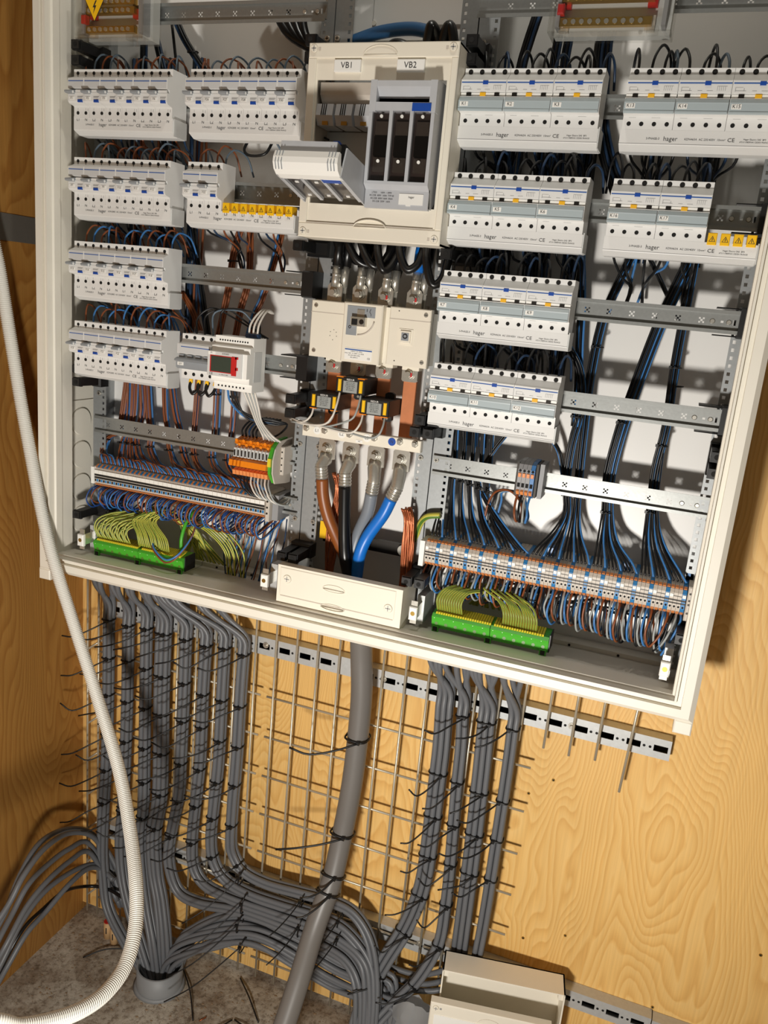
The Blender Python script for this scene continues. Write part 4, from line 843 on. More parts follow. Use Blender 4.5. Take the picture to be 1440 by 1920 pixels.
# cables over the top of the fuse cover
wire([(.46, .10, .064), (.50, .10, .068), (.56, .09, .080), (.62, .085, .083), (.67, .07, .068), (.70, .04, .045), (.712, .03, .02)], .0105, 'c_steelblue', 'thick blue cable arching over the top of the fuse cover', 'cable', None, 8, 12, 'blue_cable')
for i, p in enumerate(([(.585, .06, .02), (.60, .05, .048), (.625, .05, .045), (.632, .05, .02)], [(.636, .05, .02), (.645, .045, .043), (.66, .045, .038), (.664, .045, .02)], [(.665, .03, .015), (.672, .02, .055), (.676, .02, .066), (.684, .03, .05), (.686, .03, .015)], [(.69, .03, .01), (.697, .02, .050), (.704, .02, .066), (.712, .02, .05), (.716, .03, .01)])):
    wire(p, .0085, 'c_black', 'black cable loop behind the top edge of the fuse cover, %s from the left' % ORD[i], 'cable', 'black cable loops over the fuse cover', 8, 10, 'jumper_cable')
for i in range(4): wire([(.33 + .02 * i, .12, .150 - .002 * i), (.375 + .012 * i, .114, .088 - .003 * i), (.455, .112, .052 - .004 * i), (.50, .10, .030 - .004 * i), (.56, .09, .02)], .0085, 'c_black', 'black cable sagging under the top left rail towards the fuse cover', 'cable', 'black cables sagging under the top left rail', 6, 8, 'jumper_cable')
# small copper-earth of cream plastics right of the lugs
# copper bars below the main switch
for i, x in enumerate((.5255, .5755, .6255, .6765)):
    t = thing('copper_bar', '%s vertical copper busbar from the left below the main switch' % ORD[i], 'busbar', (x, .09, -.66), 'copper busbars')
    part('bar', MB().bevbox(x - .0125, x + .0125, .084, .090, -.655, -.468, .0008), 'copper', t)
    pl2 = part('terminal_palm', MB().prism([(x - .015, -.468), (x + .015, -.468), (x + .015, -.492), (x + .012, -.495), (x - .012, -.495), (x - .015, -.492)], .078, .084, 'y'), 'tin', t)
    bolt(x, .078, -.481, t, .0080, True)
# cream bar holding the busbars, with round phase plates
t = thing('busbar_support', 'cream bar across the copper busbars with L1 L2 L3 N discs', 'support', (.607, .04, -.614))
part('bar', MB().bevbox(.491, .724, .036, .050, -.6135, -.5915, .0012), 'cream_cover', t)
for x in (.500, .537, .587, .636, .685, .7135):
    s_ = part('screw', MB().cyl((x, .036, -.5985), (x, .032, -.5985), .0062, 6), 'tin', t)
    part('socket', MB().cyl((x, .0325, -.5985), (x, .0285, -.5985), .0038, 10), 'tin', s_)
for x, s, m_ in ((.5215, 'L1', 'label'), (.571, 'L2', 'label'), (.621, 'L3', 'label'), (.6695, 'N', 'blue_part')):
    d_ = part('phase_disc', MB().cyl((x, .036, -.6005), (x, .0352, -.6005), .0072, 18), m_, t)
    text(s, t, x - .607, .0350 - .04, -.6005 + .614, .0080 if s != 'N' else .0075, 'print')
part('small_label', MB().box(.600, .613, .0354, .036, -.6115, -.6065), 'label', t)
text('XE', t, .6065 - .607, .0352 - .04, -.609 + .614, .0035)
# current transformers
for i, (x, z, lab) in enumerate(((.509, -.5575, 'leftmost'), (.558, -.5240, 'uppermost, middle'), (.607, -.5565, 'rightmost'))):
    t = thing('current_transformer', '%s black current transformer with two yellow strips' % lab, 'transformer', (x, .03, z), 'current transformers on the busbars')
    w_, h_ = .056, .0285
    part('housing', MB().bevbox(x, x + w_, .022, .094, z, z + h_, .0015), 'ct_black', t)
    for a_ in (x + .0045, x + w_ - .0105):
        part('yellow_strip', MB().bevbox(a_, a_ + .0062, .0195, .0225, z + .0035, z + h_ - .0035, .001), 'yellow', t)
        part('terminal_tab', MB().box(a_ - .0035, a_ + .0095, .020, .034, z - .0010, z + .0006) if i != 1 else MB().box(a_ - .0035, a_ + .0095, .020, .034, z + h_ - .0006, z + h_ + .0010), 'orange', t)
    part('rating_label', MB().box(x + .0145, x + w_ - .0145, .0212, .022, z + .002, z + h_ - .006), 'w_grey', t)
    text('REDUR', t, w_ / 2, .0210 - .03, h_ - .0035, .0048, 'label')
    for j, s in enumerate(('ASK 31.3  0.5', '200/1A 2.5VA', '0.72/3kV 50Hz', 'FS5 60 x Ith', 'IEC 61869-2')): text(s, t, w_ / 2, .0209 - .03, h_ - .0088 - j * .0032, .0030, 'print')
    ex = x + w_ / 2 + (.012 if i == 2 else .002)
    part('mounting_ear', MB().prism([(ex - .009, z + .001), (ex - .009, z - .010), (ex - .005, z - .013), (ex + .005, z - .013), (ex + .009, z - .010), (ex + .009, z + .001)], .060, .070, 'y'), 'ct_black', t)
    part('ear_screw', MB().cyl((ex, .060, z - .007), (ex, .058, z - .007), .0025, 8), 'tin', t)
    if i == 2: part('upper_ear', MB().prism([(ex - .009, z + h_ - .001), (ex - .009, z + h_ + .008), (ex - .004, z + h_ + .011), (ex + .004, z + h_ + .011), (ex + .009, z + h_ + .008), (ex + .009, z + h_ - .001)], .066, .074, 'y'), 'ct_black', t)
# their white and grey secondary wires
CTW = [([(.516, .025, -.556), (.515, .020, -.570), (.506, .018, -.582), (.490, .024, -.586), (.465, .04, -.585)], 'w_white'), ([(.558, .025, -.556), (.556, .020, -.572), (.543, .018, -.584), (.50, .022, -.588), (.462, .042, -.587)], 'w_grey'),
       ([(.566, .024, -.523), (.566, .014, -.545), (.560, .010, -.568), (.543, .012, -.584), (.50, .018, -.589), (.460, .044, -.588)], 'w_white'), ([(.607, .024, -.523), (.607, .014, -.545), (.600, .010, -.565), (.575, .010, -.578), (.54, .014, -.588), (.47, .03, -.590)], 'w_grey'),
       ([(.614, .024, -.556), (.615, .012, -.572), (.605, .008, -.588), (.585, .008, -.592), (.545, .012, -.589), (.49, .02, -.586)], 'w_white'), ([(.656, .024, -.556), (.658, .012, -.572), (.652, .008, -.588), (.635, .008, -.595), (.60, .010, -.592), (.55, .014, -.587), (.49, .022, -.586)], 'w_grey')]
for i, (p, m_) in enumerate(CTW): wire(p, .0019, m_, ('white' if m_ == 'w_white' else 'grey') + ' thin wire curving from the %s transformer to the left' % ('leftmost', 'uppermost', 'rightmost')[i // 2], 'wire', None, 7, 7)
# lower lugs and the four big supply cores
def DATA(n): return globals()[n]
for i, (x, m_, key, cname) in enumerate(((.5275, 'c_brown', 'brown', 'brown'), (.577, 'c_black', 'black', 'black'), (.628, 'c_grey', 'grey', 'grey'), (.6785, 'c_blue', 'blue', 'bright blue'))):
    z = -.637
    pth = [(p[0], p[1], p[2] - H) for p in BIG[key]]
    p0 = Vector(pth[0]); d0 = (Vector(pth[0]) - Vector(pth[1])).normalized()
    t = thing('crimp_lug', 'long tinned crimp lug bolted on the %s supply core' % cname, 'cable lug', (x, .07, z - .02), 'lugs of the supply cores')
    part('palm', MB().prism([(x - .0165, z - .021), (x + .0165, z - .021), (x + .0165, z + .014), (x + .0105, z + .020), (x - .0105, z + .020), (x - .0165, z + .014)], .072, .0765, 'y'), 'tin', t)
    neck = [Vector((x, .0745, z - .012)), Vector((x, .071, z - .024)), p0 + d0 * .026, p0 - d0 * .002]
    part('barrel', MB().tube(neck, .011, 14, radii=[.0125, .0130, .0115, .0115]), 'tin', t)
    for q in range(4):
        c_ = p0 + d0 * (.004 + q * .0062); part('crimp', MB().tube([c_ - d0 * .0018, c_ - d0 * .0016, c_ + d0 * .0016, c_ + d0 * .0018], .0125, 14, radii=[.0115, .0124, .0124, .0115]), 'tin', t)
    bolt(x, .072, z, t, .0075)
    wire(pth, .0118, m_, 'thick %s supply core rising behind the bottom cover' % cname, 'cable', None, 8, 14, 'supply_core')
    cs = MB().tube([p0 + d0 * .003, p0 - d0 * .003], .0106, 12); solo('strand_collar', cs, 'copper_bright', 'ring of bare copper strands at the %s core end' % cname, 'copper')
# bare copper strands tied off
random.seed(5)
for i in range(22):
    x = .548 + rnd(.010); mb = MB().tube(spline([(x, .085 + rnd(.008), -.690 + rnd(.006)), (x + .006 + rnd(.004), .085, -.715), (x + .004 + rnd(.006), .09, -.76), (x + rnd(.008) - .002, .095, -.82), (x - .004 + rnd(.005), .09, -.93)], 5), .0017, 5)
    solo('copper_strand', mb, 'copper_bright', 'bare copper strand fanning behind the brown supply core', 'copper', 'copper strands behind the brown core')
for i in range(20):
    x = .708 + rnd(.009); mb = MB().tube(spline([(x - .002, .05 + rnd(.006), -.722 + rnd(.004)), (x + .004, .052, -.745), (x + .006 + rnd(.003), .056 + rnd(.004), -.80), (x + .006 + rnd(.005), .06, -.86), (x + .004 + rnd(.004), .062, -.93)], 5), .0018, 5)
    solo('copper_strand', mb, 'copper_bright', 'bare copper strand hanging right of the blue supply core', 'copper', 'copper strands right of the blue core')
# earth lugs on the brown block at the bottom
t = thing('earth_clamp', 'two round earth lugs on a dark bar behind the blue supply core', 'clamp', (.70, .09, -.83))
part('bar', MB().box(.52, .735, .105, .115, -.832, -.808), 'screw_dark', t)
part('yellow_end', MB().box(.514, .540, .100, .116, -.825, -.790), 'yellow', t)
for x, z, r in ((.691, -.818, .011), (.712, -.818, .008)):
    e_ = part('lug_disc', MB().cyl((x, .104, z), (x, .098, z), r, 16), 'tin', t)
    part('lug_barrel', MB().cyl((x + .004, .098, z + r), (x + .010, .098, z + r + .028), .0045, 10), 'tin', e_)
wire([(.716, .09, -.79), (.725, .08, -.755), (.74, .07, -.735), (.765, .07, -.728)], .006, ['w_yellow', 'w_green'], 'green-yellow earth cable bending behind the inner right post', 'wire', None, 6)
wire([(.697, .095, -.782), (.704, .08, -.75), (.709, .06, -.722)], .004, 'copper_bright', 'twisted bare copper braid crossing beside the blue core', 'copper', None, 5)
# bottom cover
bc = thing('bottom_cover', 'small cream cover box with finger recesses at the bottom centre of the cabinet', 'cover', (.611, -.02, -.935))
bx0, bx1, byf = .487, .7365, -.020
part('shell', MB().prism([(byf, -.853), (byf, -.934), (.018, -.934), (.018, -.931), (byf + .003, -.931), (byf + .003, -.856), (-.002, -.856), (-.002, -.853)], bx0, bx1), 'cream_cover', bc)
part('end_wall', MB().box(bx0 + .0004, bx0 + .003, byf + .0032, .06, -.9336, -.8534), 'cream_cover', bc)
part('end_wall', MB().box(bx1 - .003, bx1 - .0004, byf + .0032, .06, -.9336, -.8534), 'cream_cover', bc)
part('front_step', MB().bevbox(bx0 + .006, bx1 - .012, byf - .0015, byf + .001, -.912, -.857, .001), 'cream_cover', bc)
part('groove', MB().box(bx0 + .008, bx1 - .014, byf - .0019, byf - .0014, -.9135, -.9118), 'tb_beige', bc)
finger_grip(bc, .604, -.880, .022, .0085, byf - .0015); finger_grip(bc, .604, -.880, .022, -.005, byf - .0015)
finger_grip(bc, .604, -.916, .024, .007, byf - .0015); finger_grip(bc, .604, -.916, .024, -.005, byf - .0015)
for x, z in ((.508, -.878), (.712, -.892)): cross_screw(x, byf - .0015, z, bc, .0085)
# ------------------------------------------------------------------ left terminal strip
def lmesh(name, mb, m): mb.zoff = 0; return mb.mesh(name, m)
ls = thing('terminal_strip', 'long left terminal strip with blue and orange levers and white markers', 'terminal strip', (.010, .05, -.792))
LN, LP = 38, .01065
TBODY = lmesh('terminal_block', MB(0).prism([(.085, .048), (.018, .048), (.004, .040), (.0, .034), (.0, .012), (.004, .006), (.018, .0), (.085, .0)], 0, LP - .0005), 'tb_beige')
TO = lmesh('orange_lever', MB(0).prism([(.003, .0415), (.0105, .0460), (.0095, .0475), (.0015, .0425)], .0004, LP / 2 - .0004), 'orange_lever')
TB = lmesh('blue_lever', MB(0).prism([(.003, .0415), (.0105, .0460), (.0095, .0475), (.0015, .0425)], LP / 2, LP - .0009), 'tb_blue')
TL = lmesh('marker', MB(0).box(.0003, LP - .0008, -.0012, .001, .0285, .0360), 'label')
TS = lmesh('slot_row', MB(0).box(.0, LP - .0005, -.0004, .0004, .0235, .0275).box(.0, LP - .0005, -.0004, .0004, .0180, .0220), 'dark')
TH = lmesh('wire_port', MB(0).box(.0007, LP / 2 - .0012, -.0006, .0005, .0115, .0165), 'hole')
TH2 = lmesh('blue_port', MB(0).box(LP / 2, LP - .0011, -.0006, .0005, .0112, .0168), 'tb_blue')
TO2 = lmesh('lower_lever', MB(0).prism([(.0015, .0065), (.0115, .0015), (.0105, .0), (.0, .0050)], .0005, LP - .0012), 'orange_lever')
TM = lmesh('marker_print', MB(0).box(.0016, .0030, -.0015, -.0012, .031, .0335).box(.0065, .0080, -.0015, -.0012, .031, .0335), 'grey_print')
for i in range(LN):
    b = put('terminal_block', TBODY, ls, (.002 + i * LP, -.004, 0))
    for nm, me in (('orange_lever', TO), ('blue_lever', TB), ('marker', TL), ('slot_row', TS), ('wire_port', TH), ('blue_port', TH2), ('lower_lever', TO2)): put(nm, me, b, (0, 0, 0))
part('end_plate', MB().box(.004, .0115, .044, .11, -.786, -.750), 'label', ls)
eb = part('end_clamp', MB().bevbox(.4175, .4265, .046, .115, -.797, -.742, .002), 'tb_beige', ls)
for z in (-.756, -.768, -.780): part('clamp_hole', MB().disc((.422, .0457, z), .0022, 8), 'screw_dark', eb)
part('end_block', MB().box(.4275, .440, .058, .12, -.795, -.744), 'tb_grey', ls)

# wires falling from the left banks into the strip top
random.seed(3)
def frame_pt(x, y, z): return (x, y, z)
starts = {0: 4, 1: 8, 2: 12, 3: 16, 4: 20, 5: 24, 6: 28, 7: 31, 8: 34, 9: 38}
lo = 0; BPATH = [[(p[0], p[1], p[2] - H) for p in q] for q in LEFT_WIRE_BUNDLES]
bname = 'left terminal strip'
for bi, hi in starts.items():
    pth = BPATH[bi]; cnt = (hi - lo) * 2; k = 0
    for ti in range(lo, hi):
        for half in (0, 1):
            tx = .012 + ti * LP + (.0025 if half == 0 else .0078)
            m_ = 'w_brown' if half == 0 else 'w_blue'
            a = 2 * PI * k / cnt + bi; rr = .0016 + .0052 * math.sqrt(random.random()); k += 1
            ox, oy = rr * math.cos(a), rr * math.sin(a)
            oy = oy * .6 + (.0035 if half == 1 else -.001)
            pts = [(p[0] + ox, p[1] + oy, p[2]) for p in pth[:-1]]
            pts[0] = (pts[0][0], pts[0][1], pts[0][2] + .03)
            last = pth[-1]; f = (last[2] - (-.744))
            dx = tx - last[0]
            pts.append((last[0] + ox + dx * .28, last[1] + oy * 1.5 - .004, last[2] - .012 + rnd(.004)))
            pts.append((last[0] + dx * .80, .066 + rnd(.003), -.728 + rnd(.003)))
            pts.append((tx, .063, -.743))
            wire(pts, .0018, m_, '%s wire of the %s bundle fanning into the left terminal strip' % ('brown' if half == 0 else 'blue', ORD[bi]), 'wire', '%s feeder wires of the %s left bundle' % ('brown' if half == 0 else 'blue', ORD[bi]), 3, 5)
    lo = hi
# loops leaving the bottom of the left strip
random.seed(8)
for i in range(LN * 2):
    tx = .0125 + i * LP / 2; m_ = ('w_deep', 'w_deep', 'w_brown', 'w_blue')[i % 4] if random.random() < .9 else 'w_brown'
    sag = .020 + .013 * random.random(); dx = rnd(.006) - .004
    p = [(tx, .058, -.7905), (tx + dx * .4 - .002, .042 - .006 * random.random(), -.799), (tx + dx - .001, .036 + rnd(.006), -.806 - sag * .45), (tx + dx + .004, .050 + rnd(.006), -.806 - sag), (tx + dx + .012, .085, -.800 - sag * .75), (tx + .02 + rnd(.01), .11, -.800)]
    col = {'w_deep': 'dark blue', 'w_blue': 'light blue', 'w_brown': 'brown'}[m_]
    wire(p, .0016, m_, col + ' wire looping out under the left terminal strip', 'wire', col + ' loops under the left terminal strip', 4, 5)
for i in range(16):
    x = .30 + .008 * i + rnd(.004); m_ = ('w_navy', 'w_brown', 'w_blue')[i % 3]
    wire([(x + .02, .10, -.80), (x + .012 + rnd(.008), .105, -.85), (x + .0 + rnd(.012), .11, -.895), (x - .004 + rnd(.008), .10, -.945)], .0015, m_, 'thin %s wire dropping to the cabinet bottom behind the left strip' % {'w_navy': 'dark blue', 'w_brown': 'brown', 'w_blue': 'blue'}[m_], 'wire', 'thin wires dropping behind the left strip', 4, 5)
for i in range(6): wire([(.045 + .006 * i, .095, -.80), (.035 + .004 * i, .10, -.845), (.022 + .006 * i + rnd(.006), .10, -.93)], .0016, 'w_navy', 'dark blue wire running down behind the left green earth block', 'wire', 'dark wires behind the left earth block', 4, 5)

# ------------------------------------------------------------------ right terminal strip: 17 groups of three grey and one blue block
rs = thing('terminal_strip', 'long right terminal strip of grey blocks with blue neutral blocks', 'terminal strip', (.746, .05, -.822))
RN, RP = 17, .0268
q = RP / 4
RB = lambda w_: MB(0).prism([(.09, .052), (.020, .052), (.005, .046), (.0, .040), (.0, .014), (.004, .007), (.018, .0), (.09, .0)], 0, w_ - .0004)
RG, RBL = lmesh('terminal_block', RB(q), 'tb_beige'), lmesh('terminal_block', RB(q), 'tb_blue')
RO = lmesh('orange_lever', MB(0).prism([(.0050, .0468), (.0110, .0492), (.0100, .0510), (.0038, .0484)], .0006, q - .0010), 'orange_lever')
RS = lmesh('slot_row', MB(0).box(0, q - .0004, -.0004, .0005, .0265, .0292).box(0, q - .0004, -.0004, .0005, .0215, .0238), 'screw_dark')
RL2 = lmesh('lower_lever', MB(0).prism([(.0030, .0075), (.0120, .0022), (.011, .0008), (.0018, .0058)], .0007, q - .0010), 'orange_lever')
RH = lmesh('wire_port', MB(0).cyl((q / 2, .0004, .0165), (q / 2, -.0005, .0165), .0019, 8), 'hole')
RM = lmesh('marker', MB(0).box(.0005, q - .0008, -.0014, .0005, .0330, .0385), 'label')
RLN = lmesh('bridge_line', MB(0).box(0, q, -.0006, .0005, .0345, .0353), 'print')
for g in range(RN):
    for j in range(4):
        b = put('terminal_block', RBL if j == 3 else RG, rs, (.004 + g * RP + j * q, -.003, 0))
        for nm, me in (('orange_lever', RO), ('slot_row', RS), ('lower_lever', RL2), ('wire_port', RH)) : put(nm, me, b, (0, 0, 0))
        put('marker' if j in (0, 3) else 'bridge_line', RM if j in (0, 3) else RLN, b, (0, 0, 0))
part('end_plate', MB().box(.740, .7490, .043, .12, -.822, -.774), 'label', rs)
eb = part('end_clamp', MB().bevbox(1.2065, 1.2145, .042, .12, -.826, -.766, .002), 'tb_beige', rs)
for z in (-.778, -.790, -.797, -.812): part('clamp_hole', MB().disc((1.2105, .0417, z), .002, 8), 'screw_dark', eb)
for i, x in enumerate((.965, 1.098, 1.20)): part('blue_end_stop', MB().box(x, x + .012, .085, .11, -.772, -.755), 'w_blue', rs)

# black and blue wires into the right strip
RW = {k_: [(p[0], p[1], p[2] - H) for p in v] for k_, v in RIGHT_WIRE_BUNDLES.items()}
random.seed(21)
def route(g):
    """upper way of group g: points from the breakers down to just above the fan"""
    if g < 6:
        x = .757 + .0165 * g
        return [(x - .006, .106, -.47), (x - .004, .106, -.56), (x, .106, -.62), (x + .002, .103, -.675)]
    if g == 6: return RW['D']
    if g in (7, 8): return RW['A0']
    if g in (9, 10): return RW['A']
    if g in (11, 12, 13): return RW['B']
    if g in (14, 15): return RW['C']
    return RW['C2']
SEEN = {}
for g in range(RN):
    base = route(g)
    key = tuple(base[0]); idx = SEEN.get(key, 0); SEEN[key] = idx + 1
    for j in range(4):
        tx = .750 + g * RP + j * q + q / 2
        m_ = 'w_blue' if j == 3 else 'w_black'
        ox = idx * .0062 - .003 + (-.0022, .0014, .0, .0030)[j] + rnd(.0006); oy = (.0008, -.0024, .0040, .0004)[j]
        pts = [(p[0] + ox, p[1] + oy, p[2]) for p in base]
        zl = pts[-1][2]
        while pts and pts[-1][2] < -.715: pts.pop()
        lx = pts[-1][0]; dx = tx - lx
        pts.append((lx + dx * .30, .096 + oy, max(-.725, pts[-1][2] - .05) if pts[-1][2] < -.66 else -.705))
        pts.append((lx + dx * .80, .074 + rnd(.002), -.752))
        pts.append((tx, .068, -.768))
        wire(pts, .0019, m_, '%s wire entering the %s terminal group of the right strip' % ('blue' if j == 3 else 'black', ORD[g]), 'wire', 'black and blue feeder wires of the right terminal strip', 4, 6)
# upper bundles seen between the right banks
BW = {'T1': 'slanting dark bundle just right of the fuse cover top', 'T2': 'first bundle under the right distribution block', 'T3': 'second bundle under the right distribution block', 'T4': 'bundle right of the first wide breaker bank', 'T5': 'outer bundle right of the first wide breaker bank', 'M1': 'bundle beside the third wide breaker bank', 'E': 'short bundle under the lowest wide breaker bank'}
for key, cnt in (('T1', 9), ('T2', 6), ('T3', 6), ('T4', 8), ('T5', 7), ('M1', 6), ('E', 4)):
    for i in range(cnt):
        a = 2.4 * i; rr = .0028 * math.sqrt(i); m_ = 'w_blue' if i % 4 == 1 else 'w_black'
        if key[0] == 'T' and m_ == 'w_blue': m_ = 'w_navy'
        wire([(p[0] + rr * math.cos(a), p[1] + .6 * rr * math.sin(a), p[2]) for p in RW[key]], .0026 if key[0] == 'T' else .0020, m_, '%s wire in the %s' % ('black' if m_ == 'w_black' else 'blue', BW[key]), 'wire', '%s wires, %s' % ('black' if m_ == 'w_black' else 'blue', BW[key]), 4, 6)
# loops under the right strip
random.seed(31)
for g in range(RN):
    for j in range(4):
        tx = .750 + g * RP + j * q + q / 2
        m_ = ('w_brown', 'w_black', 'w_grey', 'w_blue')[j]; col = ('brown', 'black', 'grey', 'blue')[j]
        sag = .042 + .028 * (g / RN) + rnd(.006); back = .10
        last = g == RN - 1
        e = -.020 if last else .004
        p = [(tx, .062, -.8205), (tx - .001 + rnd(.002), .050, -.832), (tx - .003 + e * .3 + rnd(.002), .044 + rnd(.004), -.822 - sag * .62), (tx + .001 + e, .050 + rnd(.004), -.822 - sag), (tx + .008 + e, .072, -.822 - sag * .86), (tx + .006 + rnd(.006), back, -.835)]
        wire(p, .0020, m_, '%s wire looping down from the %s terminal group of the right strip' % (col, ORD[g]), 'wire', 'loops under the right terminal strip', 5, 6)
for i in range(4, 14):
    x = .79 + i * .029 + rnd(.006); wire([(x, .10, -.83), (x - .03 + rnd(.02), .108, -.85 + rnd(.01)), (x - .09, .11, -.86 + rnd(.01)), (x - .14, .108, -.875)], .0022, 'w_black', 'black wire lying behind the loops of the right strip', 'wire', 'black wires behind the right loops', 3, 5, tangle=True)

# ------------------------------------------------------------------ loops on top of the breakers and tails under the banks
random.seed(41)
def top_loops(x, z, mods, cols, grp, hi=.036, r=.0017, skip=()):
    for i in range(mods):
        if i in skip: continue
        tx = x + MOD * (i + .5); m_ = cols[i % len(cols)]; h_ = hi * (.7 + .5 * random.random()); dx = random.choice((-1, 1, 1)) * (.010 + .020 * random.random())
        p = [(tx, .022, z - .003), (tx + dx * .1, .024, z + h_ * .55), (tx + dx * .45, .036, z + h_), (tx + dx * .85, .062, z + h_ * .72), (tx + dx, .082, z - .01)]
        nm = {'w_brown': 'brown', 'w_slate': 'slate', 'w_black': 'black', 'w_navy': 'navy', 'w_blue': 'blue'}[m_]
        wire(p, r, m_, '%s wire loop on the %s terminal of the %s' % (nm, ORD[i], grp), 'wire', '%s loops above the %s' % (nm, grp), 4, 6)
top_loops(C0, 0, 12, ('w_brown', 'w_slate'), 'topmost far left bank', .030)
top_loops(C1, 0, 12, ('w_brown', 'w_slate'), 'topmost bank beside the fuse cover', .026)
top_loops(C0, -.15, 12, ('w_brown', 'w_slate'), 'second far left bank', .030)
top_loops(C1, -.15, 4, ('w_brown', 'w_slate'), 'pair by the yellow warning caps', .034)
top_loops(C0, -.30, 12, ('w_brown', 'w_blue'), 'third far left bank', .030)
top_loops(C0, -.45, 12, ('w_brown', 'w_blue'), 'lowest far left bank', .034)
for r_, nm in ((0, 'topmost'), (1, 'second'), (2, 'third'), (3, 'lowest')): top_loops(C3, -.15 * r_, 12, ('w_black', 'w_black', 'w_black', 'w_navy'), nm + ' bank right of centre', .034, .0021)
top_loops(C4, 0, 12, ('w_black', 'w_black', 'w_black', 'w_slate'), 'topmost bank at the right picture edge', .034, .0021)
top_loops(C4, -.15, 8, ('w_black', 'w_black', 'w_black', 'w_navy'), 'pair by four warning caps', .036, .0021)
def tails(x, z, mods, cols, ends, r=.0019):
    """wires leaving the connection strips and gathering in the looms behind"""
    for i in range(mods):
        tx = x + MOD * (i + .5) + rnd(.004); m_ = cols[i % len(cols)]; e = min(ends, key=lambda q_: abs(q_[0] - tx) + .02 * random.random())
        p = [(tx, .046 + rnd(.004), z - .100), (tx + (e[0] - tx) * .15, .06, z - .118 + rnd(.004)), (tx + (e[0] - tx) * .65, .090 + rnd(.010), z - .132 + rnd(.006)), (e[0] + rnd(.006), e[1] + rnd(.006), min(e[2], z - .150)), (e[0] + rnd(.006), e[1] + .012, min(e[2], z - .150) - .03)]
        wire(p, r, m_, None, k=3, n=6, tangle=True)
def loom(x, z0, z1, n_, cols, spread=.016, y=.12):
    for i in range(n_):
        a = 2.4 * i; rr = spread * math.sqrt(i / n_); m_ = cols[i % len(cols)]
        wire([(x + rr * math.cos(a), y + .4 * rr * math.sin(a), z0), (x + rr * math.cos(a) + rnd(.004), y + .4 * rr * math.sin(a), (z0 + z1) / 2), (x + rr * math.cos(a + .5), y + .4 * rr * math.sin(a), z1)], .0024, m_, None, k=3, n=6, tangle=True)
for r_ in range(3):
    tails(C0, -.15 * r_, 12, ('w_black', 'w_slate', 'w_brown', 'w_navy'), [(.05, .115, 0), (.12, .115, 0), (.19, .115, 0)])
    tails(C3, -.15 * r_, 12, ('w_black', 'w_black', 'w_navy', 'w_black'), [(.80, .115, 0), (.87, .115, 0), (.93, .115, 0)], .0022)
tails(C1, -.15, 9, ('w_black', 'w_navy', 'w_brown'), [LEFT_UPPER[k_][0][:2] + (0,) for k_ in 'abc'])
tails(C4, 0, 10, ('w_black', 'w_black', 'w_navy'), [(1.035, .112, 0), (1.12, .112, 0)], .0022)
tails(C4, -.15, 8, ('w_black', 'w_black', 'w_blue'), [RW[k_][0][:2] + (0,) for k_ in ('A', 'B', 'C', 'C2')], .0022)
wire([(.335, .06, -.100), (.33, .055, -.118), (.345, .05, -.128), (.375, .05, -.124), (.385, .06, -.10)], .0026, 'w_black', 'black wire loop hanging under the topmost bank left of the fuse cover', 'wire', None, 6, 7)
for i, (x, m_) in enumerate(((.385, 'w_slate'), (.40, 'w_blue'), (.418, 'w_brown'), (.448, 'w_black'), (.456, 'w_blue'), (.464, 'w_black'))):
    wire([(x, .06, -.095), (x + (.455 - x) * .2, .085, -.125), (x + (.455 - x) * .5, .10, -.15), (.452 + .003 * i, .105, -.19), (.450 + .003 * i, .11, -.25)], .0020, m_, '%s wire running down from the topmost bank beside the fuse cover, %s from the left' % (WCOL[m_].replace('_', ' '), ORD[i]), 'wire', None, 5, 6)
loom(.05, .05, -.46, 12, ('w_black', 'w_navy', 'w_brown'))
loom(.12, .05, -.46, 14, ('w_brown', 'w_black', 'w_navy'), .022)
loom(.19, .05, -.46, 12, ('w_black', 'w_navy', 'w_brown'), .020)
loom(.80, -.02, -.60, 14, ('w_black', 'w_black', 'w_navy'), .024)
loom(.87, -.02, -.56, 14, ('w_black', 'w_navy', 'w_black'), .024)
loom(.93, -.02, -.54, 12, ('w_black', 'w_navy', 'w_black'), .018)
loom(1.035, -.03, -.26, 8, ('w_black', 'w_black', 'w_navy'), .014)
loom(1.12, -.03, -.26, 9, ('w_black', 'w_navy', 'w_black'), .016)
_t = MB(H)
for _i, (_m, _b) in enumerate(TANGLE.items()):
    _o = len(_t.v); _t.v += _b.v; _t.f += [[_o + q_ for q_ in f_] for f_ in _b.f]; _t.sm += _b.sm; _t.mi += [_i] * len(_b.f)
solo('wire_tangle', _t, list(TANGLE), 'dark tangle of wires deep behind the breaker banks', 'wires', None, 'stuff')

